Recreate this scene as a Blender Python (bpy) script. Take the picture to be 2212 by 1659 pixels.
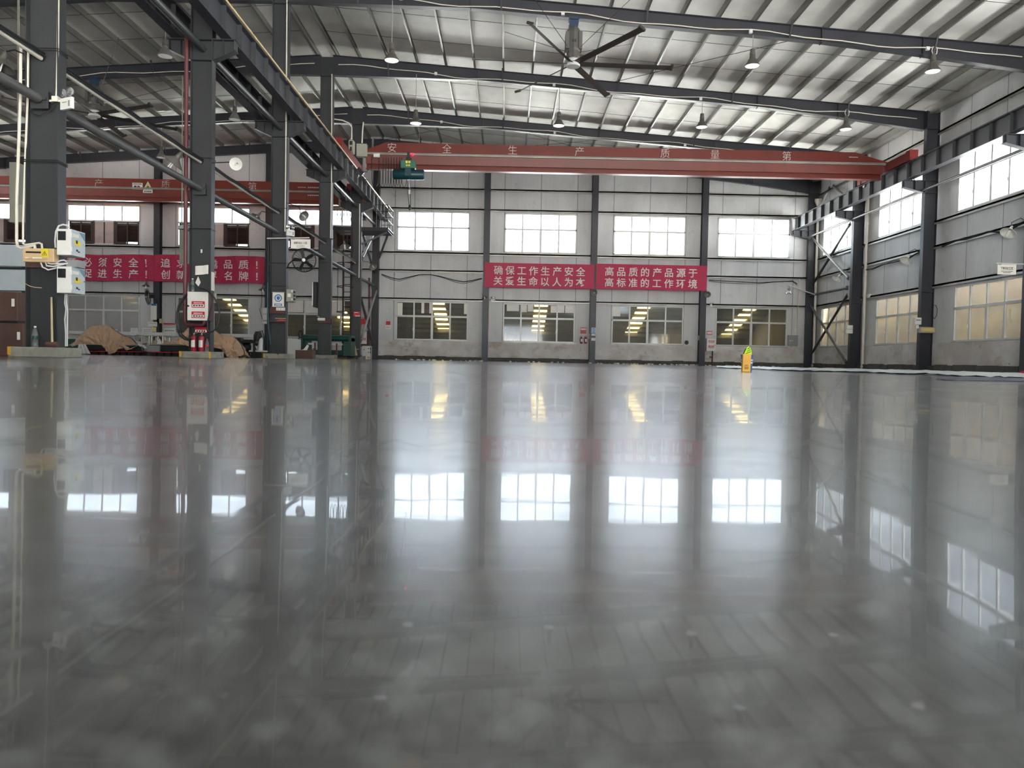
import bpy, math, random
from mathutils import Vector as V, Matrix

for o in list(bpy.data.objects):
    bpy.data.objects.remove(o)
SC = bpy.context.scene
COL = SC.collection
random.seed(7)

# ------------------------------------------------------------------ camera
CF, CYAW, CPIT, CROLL, CH = 1660.6, .0074, .0312, .0192, .0937
_fw = V((math.sin(CYAW)*math.cos(CPIT), math.cos(CYAW)*math.cos(CPIT), -math.sin(CPIT)))
_r0 = V((math.cos(CYAW), -math.sin(CYAW), 0))
_u0 = _r0.cross(_fw)
CR = _r0*math.cos(CROLL) + _u0*math.sin(CROLL)
CU = -_r0*math.sin(CROLL) + _u0*math.cos(CROLL)
cam_d = bpy.data.cameras.new('camera')
cam_d.sensor_width = 36
cam_d.lens = CF/2212*36
cam_d.clip_start = .01
cam_d.clip_end = 500
cam_d.dof.use_dof = True
cam_d.dof.focus_distance = 30
cam_d.dof.aperture_fstop = 6.4
cam = bpy.data.objects.new('camera', cam_d)
COL.objects.link(cam)
cam.matrix_world = Matrix(((CR.x, CU.x, -_fw.x, 0), (CR.y, CU.y, -_fw.y, 0), (CR.z, CU.z, -_fw.z, CH), (0, 0, 0, 1)))
SC.camera = cam

def W(px, py, X=None, Y=None, Z=None):
    """the point of a real plane X=, Y= or Z= of the hall that the photograph shows at pixel (px, py)"""
    d = _fw + CR*((px-1106)/CF) - CU*((py-829.5)/CF)
    t = X/d.x if X is not None else Y/d.y if Y is not None else (Z-CH)/d.z
    return V((0, 0, CH)) + d*t

# ------------------------------------------------------------------ sky and exposure
wd = bpy.data.worlds.new('overcast_sky')
SC.world = wd
wd.use_nodes = True
nt = wd.node_tree
bg = nt.nodes['Background']
SKY = 7.0
tc = nt.nodes.new('ShaderNodeTexCoord')
sp = nt.nodes.new('ShaderNodeSeparateXYZ')
rp = nt.nodes.new('ShaderNodeValToRGB')
nt.links.new(tc.outputs['Generated'], sp.inputs[0])
nt.links.new(sp.outputs['Z'], rp.inputs[0])
rp.color_ramp.elements[0].position = 0
rp.color_ramp.elements[0].color = (6.2, 6.05, 5.8, 1)
rp.color_ramp.elements[1].position = .03
rp.color_ramp.elements[1].color = (.80, .90, 1, 1)
nt.links.new(rp.outputs[0], bg.inputs[0])
bg.inputs[1].default_value = SKY
sun_d = bpy.data.lights.new('sun', 'SUN')
sun_d.energy = 210
sun_d.angle = .02
sun_d.color = (1, .97, .92)
sun = bpy.data.objects.new('sun', sun_d)
COL.objects.link(sun)
sun.rotation_euler = V((.28, .32, -1)).to_track_quat('-Z', 'Y').to_euler()
vs = SC.view_settings
vs.view_transform = 'Standard'
vs.look = 'None'
vs.gamma = 1
vs.use_curve_mapping = False
vs.exposure = .40
SC.cycles.adaptive_threshold = .02
SC.cycles.max_bounces = 8
SC.cycles.diffuse_bounces = 5
SC.cycles.glossy_bounces = 4
SC.cycles.transmission_bounces = 4
SC.cycles.transparent_max_bounces = 12
SC.cycles.caustics_reflective = True
SC.cycles.caustics_refractive = False
SC.cycles.sample_clamp_indirect = 40
SC.cycles.use_denoising = True

def daylight_portal(loc, rot, sx, sy):
    L = bpy.data.lights.new('daylight_portal', 'AREA')
    L.shape = 'RECTANGLE'
    L.size, L.size_y = sx, sy
    L.cycles.is_portal = True
    o = bpy.data.objects.new('daylight_portal', L)
    o.location = loc
    o.rotation_euler = rot
    COL.objects.link(o)

# ------------------------------------------------------------------ materials
def lin(c):
    if isinstance(c, str):
        c = [int(c[i:i+2], 16)/255 for i in (0, 2, 4)]
    return tuple((x/12.92 if x <= .04045 else ((x+.055)/1.055)**2.4) for x in c) + (1,)

def nn(t, kind, **kw):
    n = t.nodes.new(kind)
    for k, v in kw.items():
        setattr(n, k, v)
    return n

def coords(t, scale=(1, 1, 1)):
    g = nn(t, 'ShaderNodeNewGeometry')
    m = nn(t, 'ShaderNodeMapping')
    m.inputs['Scale'].default_value = scale
    t.links.new(g.outputs['Position'], m.inputs['Vector'])
    return m.outputs[0]

def mix(t, fac, a, b, mode='MIX'):
    m = nn(t, 'ShaderNodeMix', data_type='RGBA', blend_type=mode)
    for s, v in ((m.inputs[0], fac), (m.inputs[6], a), (m.inputs[7], b)):
        if hasattr(v, 'is_linked'):
            t.links.new(v, s)
        else:
            s.default_value = v
    return m.outputs[2]

def math_(t, op, a, b=None, c=None):
    m = nn(t, 'ShaderNodeMath', operation=op)
    for i, v in enumerate((a, b, c)):
        if v is None:
            continue
        if hasattr(v, 'is_linked'):
            t.links.new(v, m.inputs[i])
        else:
            m.inputs[i].default_value = v
    return m.outputs[0]

def noise(t, vec, scale, detail=3, rough=.55, dist=0):
    n = nn(t, 'ShaderNodeTexNoise')
    n.inputs['Scale'].default_value = scale
    n.inputs['Detail'].default_value = detail
    n.inputs['Roughness'].default_value = rough
    n.inputs['Distortion'].default_value = dist
    t.links.new(vec, n.inputs['Vector'])
    return n.outputs[0]

def ramp(t, fac, p0, p1, c0=(0, 0, 0, 1), c1=(1, 1, 1, 1)):
    r = nn(t, 'ShaderNodeValToRGB')
    e = r.color_ramp.elements
    e[0].position, e[0].color = p0, c0
    e[1].position, e[1].color = p1, c1
    t.links.new(fac, r.inputs[0])
    return r.outputs[0]

def bump(t, bs, h, dist, strength=1):
    b = nn(t, 'ShaderNodeBump')
    b.inputs['Distance'].default_value = dist
    b.inputs['Strength'].default_value = strength
    t.links.new(h, b.inputs['Height'])
    t.links.new(b.outputs[0], bs.inputs['Normal'])
    return b

def mat(name, col, rough=.5, metal=0, var=.12, vs_=4., dirt=None, bmp=0, bs_=40, coat=0, stretch=(1, 1, 1), emit=0):
    m = bpy.data.materials.new(name)
    m.use_nodes = True
    t = m.node_tree
    b = t.nodes['Principled BSDF']
    c = lin(col)
    vec = coords(t, stretch)
    n = noise(t, vec, vs_, 4)
    lo = tuple(x*(1-var) for x in c[:3]) + (1,)
    hi = tuple(min(1, x*(1+var)) for x in c[:3]) + (1,)
    out = ramp(t, n, .3, .7, lo, hi)
    if dirt:
        n2 = noise(t, vec, dirt[1], 6, .65)
        out = mix(t, ramp(t, n2, dirt[2], dirt[2]+.16), out, lin(dirt[0]))
    t.links.new(out, b.inputs['Base Color'])
    b.inputs['Roughness'].default_value = rough
    b.inputs['Metallic'].default_value = metal
    if coat:
        b.inputs['Coat Weight'].default_value = coat
        b.inputs['Coat Roughness'].default_value = .05
    if bmp:
        bump(t, b, noise(t, vec, bs_, 3), bmp)
    if emit:
        b.inputs['Emission Color'].default_value = c
        b.inputs['Emission Strength'].default_value = emit
    return m

M = {}
M['steel'] = mat('grey_painted_steel', '37393b', .45, 0, .10, 1.5, ('2b2826', 3, .64))
M['steel2'] = mat('slate_painted_steel', '33343a', .42, 0, .10, 1.5)
M['pipe'] = mat('grey_steel_tube', '5f605f', .42, .15, .15, 2)
M['purlin'] = mat('weathered_zinc_purlin', '6f6d68', .42, .35, .18, 1.2)
M['galv'] = mat('galvanised_steel', 'a8a69f', .42, .55, .18, 1.2)
M['pvc'] = mat('cream_plastic_conduit', 'd8d2c4', .4, 0, .06, 3)
M['black'] = mat('black_rubber', '17181a', .5, 0, .1, 5)
M['dark'] = mat('dark_metal', '26282a', .45, .2, .15, 5)
M['white'] = mat('white_enamel', 'e4e4de', .4, 0, .04, 5)
M['paper'] = mat('white_paper', 'e9e6de', .8, 0, .04, 9)
M['extred'] = mat('extinguisher_red', '9c1a2e', .3, 0, .06, 5)
M['red'] = mat('signal_red', 'c4202f', .4, 0, .08, 5)
M['firered'] = mat('fire_pipe_red', '5f2d33', .4, 0, .12, 4)
M['maroon'] = mat('cabinet_maroon', '55202b', .45, 0, .1, 4)
M['crane'] = mat('crane_orange_red', '682113', .45, 0, .14, 1.2, ('5c2018', 2.2, .62))
M['crane2'] = mat('crane_dull_red', '782817', .5, 0, .14, 1.2, ('5f241a', 2.2, .62))
M['truckred'] = mat('end_truck_red', '741f1d', .4, 0, .1, 3)
M['stencil'] = mat('stencil_white_paint', 'cfc8c4', .6, 0, .08, 30)
M['banner'] = mat('crimson_banner_cloth', 'bb1f4d', .55, 0, .07, 1.2, bmp=.004, bs_=3)
M['bletter'] = mat('cream_banner_letters', 'e9e2e0', .6, 0, .03, 5)
M['alu'] = mat('aluminium_frame', 'd2d4d1', .4, .1, .07, 3)
M['brown'] = mat('brown_louver', '3a2c27', .5, 0, .15, 5)
M['board'] = mat('stained_pale_board', 'b7aaa6', .7, 0, .1, 3, ('7a6c66', 4, .62))
M['conc'] = mat('raw_concrete', '8d8a80', .85, 0, .2, 6, ('5e5b54', 9, .58), bmp=.004)
M['darkconc'] = mat('dark_concrete_kerb', '56544f', .9, 0, .25, 5, ('9a978f', 9, .66), bmp=.01, bs_=20)
M['yellow'] = mat('safety_yellow', 'd9a52b', .5, 0, .12, 8)
M['kraft'] = mat('kraft_paper', 'c0a083', .75, 0, .08, 3, bmp=.006, bs_=4)
M['wood'] = mat('pale_wood', 'c4b28c', .6, 0, .15, 4, stretch=(6, 6, 1))
M['ply'] = mat('brown_plywood', '594038', .6, 0, .15, 3)
M['fuse'] = mat('ochre_plastic_box', 'd3b78c', .45, 0, .06, 6, ('4e4338', 14, .72))
M['green'] = mat('machine_green', '14463a', .4, 0, .15, 4)
M['hoist'] = mat('hoist_green', '2f6a57', .45, 0, .12, 4)
M['hoist2'] = mat('hoist_dark_teal', '123a42', .4, 0, .12, 4)
M['blue'] = mat('sign_blue', '2b6fae', .45, 0, .05, 5)
M['lblue2'] = mat('muted_blue_label', '6f8fa8', .5, 0, .04, 6)
M['fanblue'] = mat('fan_mount_blue', '22384f', .45, 0, .08, 5)
M['fangrey'] = mat('fan_motor_grey', '5d5b57', .45, .2, .1, 5)
M['blade'] = mat('fan_blade_charcoal', '3a3431', .5, .1, .08, 3)
M['bkt'] = mat('pail_blue', '2a4f9c', .4, 0, .05, 8)
M['pack'] = mat('yellow_carton', 'e0a93f', .55, 0, .05, 9)
M['neon'] = mat('neon_yellow_cloth', 'c6f21a', .6, 0, .08, 30)
M['foil'] = mat('silver_foil_film', 'b9c0c0', .3, .6, .1, 6, bmp=.02, bs_=14)
M['navy'] = mat('navy_film_underside', '1f2038', .4, 0, .1, 4)
M['pink'] = mat('coral_cloth', 'e0564a', .7, 0, .1, 20)
M['rail'] = mat('tan_rusty_rail', 'b79f73', .5, .2, .2, 4, ('6a4a33', 7, .63))
M['ibox'] = mat('grey_green_enclosure', '9c9c8e', .45, 0, .06, 4)
M['gbox'] = mat('grey_enclosure', '8e9091', .45, 0, .05, 4)
M['lblue'] = mat('pale_blue_label', 'bcc7cd', .5, 0, .04, 6)
M['warn'] = mat('warning_yellow', 'e3cf3a', .5, 0, .04, 9)
M['teal'] = mat('teal_hose', '3f7381', .5, 0, .06, 6)
M['chrome'] = mat('chrome', 'd8d8d8', .15, .9, .04, 5)
M['ladder'] = mat('dark_red_ladder_steel', '33201f', .6, .1, .2, 8)
M['rust'] = mat('rust_red_steel', '5d3130', .6, .1, .2, 8)
M['plastic'] = mat('white_plastic_sheet', 'd8d8d6', .5, 0, .08, 8, bmp=.01, bs_=9)
M['lampgrey'] = mat('lamp_housing_grey', '5a5852', .45, .2, .1, 8)
M['shadegrey'] = mat('lamp_shade_grey', '77756f', .45, .2, .08, 6)
M['glow'] = mat('lit_lamp_diffuser', 'fdfbff', .5, emit=1.5)
M['dimglow'] = mat('dim_lamp_diffuser', 'e8e6e0', .4, emit=.10)
M['redglow'] = mat('red_pilot_lamp', 'ff1030', .5, emit=6)
M['beige'] = mat('neighbour_beige_wall', 'cbb896', .85, 0, .08, .8, ('a3906d', 1.5, .6))
M['hallgrey'] = mat('neighbour_grey_wall', '77776c', .85, 0, .12, .8)

def glass_mat(name, tint, rough=.02, cloudy=0., cloud=(.7, .7, .7, 1), base=.06, through=.5):
    m = bpy.data.materials.new(name)
    m.use_nodes = True
    t = m.node_tree
    t.nodes.remove(t.nodes['Principled BSDF'])
    out = t.nodes['Material Output']
    tr = nn(t, 'ShaderNodeBsdfTransparent')
    tr.inputs[0].default_value = tint
    gl = nn(t, 'ShaderNodeBsdfGlossy')
    gl.inputs['Roughness'].default_value = rough
    fr = nn(t, 'ShaderNodeLayerWeight')
    fr.inputs[0].default_value = .25
    k = math_(t, 'MULTIPLY_ADD', fr.outputs['Fresnel'], .8, base*.4)
    mx = nn(t, 'ShaderNodeMixShader')
    t.links.new(k, mx.inputs[0])
    last = tr.outputs[0]
    if cloudy:
        df = nn(t, 'ShaderNodeBsdfDiffuse')
        tl = nn(t, 'ShaderNodeBsdfTranslucent')
        df.inputs[0].default_value = cloud
        tl.inputs[0].default_value = cloud
        m2 = nn(t, 'ShaderNodeMixShader')
        m2.inputs[0].default_value = through
        t.links.new(df.outputs[0], m2.inputs[1])
        t.links.new(tl.outputs[0], m2.inputs[2])
        m3 = nn(t, 'ShaderNodeMixShader')
        n = noise(t, coords(t, (1, 1, .6)), 1.4, 4)
        t.links.new(math_(t, 'MULTIPLY', ramp(t, n, .3, .75, (.8, .8, .8, 1), (1, 1, 1, 1)), cloudy), m3.inputs[0])
        t.links.new(last, m3.inputs[1])
        t.links.new(m2.outputs[0], m3.inputs[2])
        last = m3.outputs[0]
    t.links.new(last, mx.inputs[1])
    t.links.new(gl.outputs[0], mx.inputs[2])
    t.links.new(mx.outputs[0], out.inputs[0])
    return m

M['glass'] = glass_mat('clear_window_glass', (.93, .95, .96, 1))
M['dusty'] = glass_mat('dusty_window_glass', (.85, .86, .84, 1), .05, .22, (.5, .5, .46, 1))
M['hazy'] = glass_mat('hazy_window_glass', (.9, .89, .87, 1), .1, .34, (.7, .68, .64, 1))
M['frost'] = glass_mat('frosted_window_glass', (.8, .8, .8, 1), .22, .9, (.50, .48, .49, 1), .5, .3)
M['bottle'] = glass_mat('clear_plastic_bottle', (.95, .97, .97, 1), .05, .16, (.9, .93, .93, 1))

def panel_mat(name, col, axis, ribs, seam, off, stain):
    """insulated cladding: fine ribs, panel seams, grime"""
    m = bpy.data.materials.new(name)
    m.use_nodes = True
    t = m.node_tree
    b = t.nodes['Principled BSDF']
    g = nn(t, 'ShaderNodeNewGeometry')
    s = nn(t, 'ShaderNodeSeparateXYZ')
    t.links.new(g.outputs['Position'], s.inputs[0])
    a = s.outputs[axis]
    c = lin(col)
    vec = coords(t, (1, 1, .35))
    base = ramp(t, noise(t, vec, 1.1, 5), .3, .72, tuple(x*.86 for x in c[:3])+(1,), tuple(min(1, x*1.08) for x in c[:3])+(1,))
    base = mix(t, ramp(t, noise(t, coords(t, (1.2, 1.2, 1.2)), 1.7, 7, .7), .60, .78), base, lin(stain))
    rb = math_(t, 'LESS_THAN', math_(t, 'FRACT', math_(t, 'DIVIDE', a, ribs)), .10)
    base = mix(t, math_(t, 'MULTIPLY', rb, .08), base, (.2, .2, .2, 1))
    sm = math_(t, 'LESS_THAN', math_(t, 'FRACT', math_(t, 'DIVIDE', math_(t, 'ADD', a, off), seam)), .016)
    base = mix(t, math_(t, 'MULTIPLY', sm, .75), base, (.04, .04, .045, 1))
    t.links.new(base, b.inputs['Base Color'])
    b.inputs['Roughness'].default_value = .5
    bump(t, b, noise(t, coords(t), 2.2, 3), .01)
    return m

M['wallback'] = panel_mat('back_wall_cladding', 'cfcfcf', 0, .21, 1.935, .28, 'a5a4a1')
M['wallside'] = panel_mat('side_wall_cladding', 'd2d3d2', 1, .21, 2.0, .4, 'a7a7a3')
M['roof'] = panel_mat('roof_liner_sheet', 'e2e0da', 1, .13, 60, 7, 'c4c0b8')

def dado_mat():
    m = bpy.data.materials.new('stained_plaster_dado')
    m.use_nodes = True
    t = m.node_tree
    b = t.nodes['Principled BSDF']
    vec = coords(t)
    a = ramp(t, noise(t, vec, .9, 6, .6), .38, .62, lin('c4bdb6'), lin('dedbd8'))
    a = mix(t, ramp(t, noise(t, coords(t, (.8, .8, 1.5)), .55, 8, .75), .53, .70), a, lin('917a66'))
    a = mix(t, ramp(t, noise(t, vec, 3.2, 8, .75), .62, .72), a, lin('8b7a69'))
    t.links.new(a, b.inputs['Base Color'])
    b.inputs['Roughness'].default_value = .85
    bump(t, b, noise(t, vec, 6, 6), .012)
    return m
M['dado'] = dado_mat()

def floor_mat():
    m = bpy.data.materials.new('polished_concrete_floor')
    m.use_nodes = True
    t = m.node_tree
    b = t.nodes['Principled BSDF']
    vec = coords(t)
    n1 = noise(t, vec, 88, 3, .55)
    n2 = noise(t, vec, 32, 4, .6)
    n3 = noise(t, vec, 2.2, 5, .65)
    n4 = noise(t, vec, 1.6, 10, .78)
    base = ramp(t, n2, .34, .66, lin('363635'), lin('565757'))
    base = mix(t, math_(t, 'MULTIPLY', ramp(t, n1, .47, .66), .72), base, lin('898d8c'))
    base = mix(t, math_(t, 'MULTIPLY', ramp(t, n1, .40, .30), .6), base, lin('31312f'))
    base = mix(t, math_(t, 'MULTIPLY', ramp(t, noise(t, vec, 41, 2), .68, .74), .6), base, lin('80695a'))
    base = mix(t, math_(t, 'MULTIPLY', ramp(t, n4, .56, .70), .22), base, lin('8b8d8e'))
    t.links.new(base, b.inputs['Base Color'])
    t.links.new(ramp(t, n4, .35, .7, (.18, .18, .18, 1), (.27, .27, .27, 1)), b.inputs['Roughness'])
    b.inputs['Specular IOR Level'].default_value = .8
    b.inputs['Specular Tint'].default_value = (.84, .91, 1, 1)  # blue cast of the window haze put into the reflection tint
    t.links.new(ramp(t, n4, .36, .66, (.36, .36, .36, 1), (.14, .14, .14, 1)), b.inputs['Coat Weight'])
    b.inputs['Coat IOR'].default_value = 1.32
    t.links.new(ramp(t, n3, .35, .75, (.012, .012, .012, 1), (.03, .03, .03, 1)), b.inputs['Coat Roughness'])
    h = math_(t, 'MULTIPLY', noise(t, vec, .9, 6, .5), 1)
    h = math_(t, 'ADD', h, math_(t, 'MULTIPLY', noise(t, vec, 4.5, 2, .4), .14))
    h = math_(t, 'ADD', h, math_(t, 'MULTIPLY', noise(t, vec, 13, 2, .4), .022))
    bp = bump(t, b, h, .0016)
    t.links.new(bp.outputs[0], b.inputs['Coat Normal'])
    return m
M['floor'] = floor_mat()

# ------------------------------------------------------------------ mesh building
class MB:
    def __init__(s):
        s.v = []; s.f = []; s.m = []
        s.mi = 0
    def add(s, vs_, fs):
        k = len(s.v)
        s.v += [V(p) for p in vs_]
        s.f += [tuple(i+k for i in f) for f in fs]
        s.m += [s.mi]*len(fs)
        return s
    def use(s, i):
        s.mi = i
        return s
    def box(s, x0, x1, y0, y1, z0, z1):
        return s.add([(x, y, z) for x in (x0, x1) for y in (y0, y1) for z in (z0, z1)],
                     [(0, 1, 3, 2), (4, 6, 7, 5), (0, 4, 5, 1), (2, 3, 7, 6), (0, 2, 6, 4), (1, 5, 7, 3)])
    def obox(s, c, a, b, d):
        c, a, b, d = V(c), V(a), V(b), V(d)
        return s.add([c+i*a+j*b+k*d for i in (-1, 1) for j in (-1, 1) for k in (-1, 1)],
                     [(0, 1, 3, 2), (4, 6, 7, 5), (0, 4, 5, 1), (2, 3, 7, 6), (0, 2, 6, 4), (1, 5, 7, 3)])
    def bar(s, p0, p1, w, h, up=(0, 0, 1)):
        p0, p1 = V(p0), V(p1)
        d = (p1-p0)
        L = d.length
        d.normalize()
        up = V(up)
        if abs(d.dot(up)) > .98:
            up = V((0, 1, 0))
        sd = d.cross(up).normalized()
        u = sd.cross(d)
        return s.obox((p0+p1)/2, d*L/2, sd*w/2, u*h/2)
    def tube(s, pts, r, n=8, closed=False, caps=True):
        pts = [V(p) for p in pts]
        N = len(pts)
        rings = []
        prev = None
        for i, p in enumerate(pts):
            a = pts[(i-1) % N] if (i or closed) else p
            b = pts[(i+1) % N] if (i < N-1 or closed) else p
            d = (b-a).normalized()
            if prev is None:
                up = V((0, 0, 1)) if abs(d.z) < .9 else V((1, 0, 0))
                x = d.cross(up).normalized()
            else:
                x = (prev - d*prev.dot(d))
                x = x.normalized() if x.length > 1e-6 else d.orthogonal().normalized()
            prev = x
            y = d.cross(x)
            rr = r[i] if isinstance(r, (list, tuple)) else r
            rings.append([p+x*rr*math.cos(2*math.pi*k/n)+y*rr*math.sin(2*math.pi*k/n) for k in range(n)])
        vs_ = [q for rg in rings for q in rg]
        fs = []
        for i in range(N if closed else N-1):
            j = (i+1) % N
            for k in range(n):
                l = (k+1) % n
                fs.append((i*n+k, i*n+l, j*n+l, j*n+k))
        if caps and not closed:
            fs.append(tuple(range(n-1, -1, -1)))
            fs.append(tuple((N-1)*n+k for k in range(n)))
        return s.add(vs_, fs)
    def lathe(s, prof, o, ax=(0, 0, 1), n=20):
        o, ax = V(o), V(ax).normalized()
        x = ax.orthogonal().normalized()
        y = ax.cross(x)
        vs_, fs = [], []
        for r, z in prof:
            for k in range(n):
                a = 2*math.pi*k/n
                vs_.append(o+ax*z+x*r*math.cos(a)+y*r*math.sin(a))
        for i in range(len(prof)-1):
            for k in range(n):
                l = (k+1) % n
                fs.append((i*n+k, i*n+l, (i+1)*n+l, (i+1)*n+k))
        return s.add(vs_, fs)
    def poly(s, pts, ext):
        """planar polygon extruded by a vector"""
        n = len(pts)
        e = V(ext)
        pts = [V(p) for p in pts]
        return s.add(pts+[p+e for p in pts], [tuple(range(n-1, -1, -1)), tuple(range(n, 2*n))] + [(i, (i+1) % n, n+(i+1) % n, n+i) for i in range(n)])
    def ibeam(s, p0, p1, h, b, tf=.014, tw=.010, up=(0, 0, 1)):
        p0, p1, up = V(p0), V(p1), V(up).normalized()
        s.bar(p0+up*(h/2-tf/2), p1+up*(h/2-tf/2), b, tf, up)
        s.bar(p0-up*(h/2-tf/2), p1-up*(h/2-tf/2), b, tf, up)
        s.bar(p0, p1, tw, h-2*tf, up)
        return s
    def grid(s, P, nu, nv, thick=None):
        """P(i,j) over nu x nv cells, with a back face at distance thick (vector)"""
        vs_ = [P(i, j) for i in range(nu+1) for j in range(nv+1)]
        st = nv+1
        fs = [(i*st+j, (i+1)*st+j, (i+1)*st+j+1, i*st+j+1) for i in range(nu) for j in range(nv)]
        if thick is not None:
            k = len(vs_)
            vs_ = vs_+[V(p)+V(thick) for p in vs_]
            fs = fs+[tuple(x+k for x in reversed(f)) for f in fs]
            ring = [i*st for i in range(nu+1)]+[nu*st+j for j in range(1, nv+1)]+[i*st+nv for i in range(nu-1, -1, -1)]+[j for j in range(nv-1, 0, -1)]
            for a, b in zip(ring, ring[1:]+ring[:1]):
                fs.append((a, b, b+k, a+k))
        return s.add(vs_, fs)

_orig = {}
def build(name, mb, m, parent=None, loc=None, smooth=True, bevel=0):
    o0 = _orig[parent] if parent is not None else V(loc) if loc is not None else V((0, 0, 0))
    me = bpy.data.meshes.new(name)
    me.from_pydata([tuple(p-o0) for p in mb.v], [], mb.f)
    ms = m if isinstance(m, (list, tuple)) else [m]
    for q in ms:
        me.materials.append(M[q] if isinstance(q, str) else q)
    if len(ms) > 1:
        me.polygons.foreach_set('material_index', mb.m)
    if smooth:
        me.polygons.foreach_set('use_smooth', [True]*len(me.polygons))
        me.update()
        me.set_sharp_from_angle(angle=math.radians(38))
    me.update()
    o = bpy.data.objects.new(name, me)
    COL.objects.link(o)
    if bevel:
        md = o.modifiers.new('edge', 'BEVEL')
        md.width = bevel
        md.segments = 2
        md.limit_method = 'ANGLE'
    if parent is not None:
        o.parent = parent
    else:
        o.location = o0
    _orig[o] = o0
    return o

def tag(o, label, cat, group=None, kind=None):
    if label: o['label'] = label
    if cat: o['category'] = cat
    if group: o['group'] = group
    if kind: o['kind'] = kind
    return o

def thing(name, label, cat, loc, group=None):
    o = bpy.data.objects.new(name, None)
    o.empty_display_size = .1
    o.location = loc
    COL.objects.link(o)
    _orig[o] = V(loc)
    return tag(o, label, cat, group)

def solo(name, mb, m, label, cat, loc=None, group=None, **kw):
    if loc is None:
        lo = [min(p[i] for p in mb.v) for i in range(3)]
        hi = [max(p[i] for p in mb.v) for i in range(3)]
        loc = ((lo[0]+hi[0])/2, (lo[1]+hi[1])/2, lo[2])
    return tag(build(name, mb, m, None, loc, **kw), label, cat, group)

def struct(name, mb, m, parent=None, **kw):
    o = build(name, mb, m, parent, **kw)
    if parent is None:
        o['kind'] = 'structure'
    return o

def copy_tree(o, d, label=None, parent=None):
    """a copy of a thing, its parts and their sub-parts, moved by d"""
    c = o.copy()
    COL.objects.link(c)
    if parent is None:
        c.location = o.location + V(d)
        if label: c['label'] = label
    else:
        c.parent = parent
    for ch in o.children:
        copy_tree(ch, d, None, c)
    return c

# ------------------------------------------------------------------ lettering
_glyph = {}
def glyph(ch, off=0.):
    k = (ch, off)
    if k not in _glyph:
        cu = bpy.data.curves.new('g', 'FONT')
        cu.body = ch
        cu.size = 1
        cu.offset = off
        cu.resolution_u = 4
        o = bpy.data.objects.new('g', cu)
        COL.objects.link(o)
        dg = bpy.context.evaluated_depsgraph_get()
        ev = o.evaluated_get(dg)
        me = ev.to_mesh()
        vs_ = [(v.co.x, v.co.y) for v in me.vertices]
        fs = [tuple(p.vertices) for p in me.polygons]
        ev.to_mesh_clear()
        bpy.data.objects.remove(o)
        bpy.data.curves.remove(cu)
        _glyph[k] = (vs_, fs)
    return _glyph[k]

def put_char(mb, ch, c, ux, uy, size, off=0.):
    vs_, fs = glyph(ch, off)
    if not vs_: return
    xs = [p[0] for p in vs_]
    cx = (min(xs)+max(xs))/2
    c, ux, uy = V(c), V(ux), V(uy)
    mb.add([c+ux*((x-cx)*size)+uy*((y-.38)*size) for x, y in vs_], fs)

def put_line(mb, txt, c, ux, uy, size, off=0.):
    """a line of ordinary text centred on c"""
    vs_, fs = glyph(txt, off)
    if not vs_: return
    xs = [p[0] for p in vs_]
    cx = (min(xs)+max(xs))/2
    c, ux, uy = V(c), V(ux), V(uy)
    mb.add([c+ux*((x-cx)*size)+uy*((y-.35)*size) for x, y in vs_], fs)

def dashes(mb, c, ux, uy, w, h, n, thick=None):
    """an unreadable row of print"""
    c, ux, uy = V(c), V(ux), V(uy)
    nrm = ux.cross(uy)
    x = -w/2
    for i in range(n):
        a = w/n
        mb.obox(c+ux*(x+a*.5), ux*a*.36, uy*h/2*random.uniform(.75, 1), nrm*.001)
        x += a

# ------------------------------------------------------------------ the hall
D = 41.10                       # inner face of the window wall at the far end
XR_, XL_ = 16.40, -30.2         # side walls
YB = -7.0                       # wall behind the camera
RIDGE = -7.06
def rafter_z(x): return 11.55 - .072*abs(x-RIDGE) + .013
def sheet_z(x): return rafter_z(x) + .21
COLY = [11.84+6*k for k in range(5)]      # centre of each frame
ZU0, ZU1, ZL0, ZL1 = 5.79, 7.87, 1.06, 3.11
WX = [-29.2, -23.40, -17.59, -11.77, -5.954, -.247, 5.554, 11.115]
WW = 3.85
WY = [36.4, 30.4, 24.4, 18.4, 12.4, 6.4, .4, -5.6]

# floor and kerbs
# the slab is not dead level: it crowns by a few millimetres where the phone lies
def slab_z(y): return .0136*math.exp(-abs(y)/.207)
fy = [YB, -3, -2]+[-1.5+.02*i for i in range(75)]+[.01*i for i in range(200)]+[2+.1*i for i in range(10)]+[3, 5, 10, 20, D+.2]
fx = [XL_, -8, -3, 0, 3, 8, XR_+.3]
mb = MB()
mb.grid(lambda i, j: V((fx[j], fy[i], slab_z(fy[i]))), len(fy)-1, len(fx)-1)
mb.f = [tuple(reversed(f)) for f in mb.f]
k = len(fx)
mb.box(XL_, XR_+.3, YB, D+.2, -.2, -.004)
struct('floor', mb, 'floor')

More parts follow.
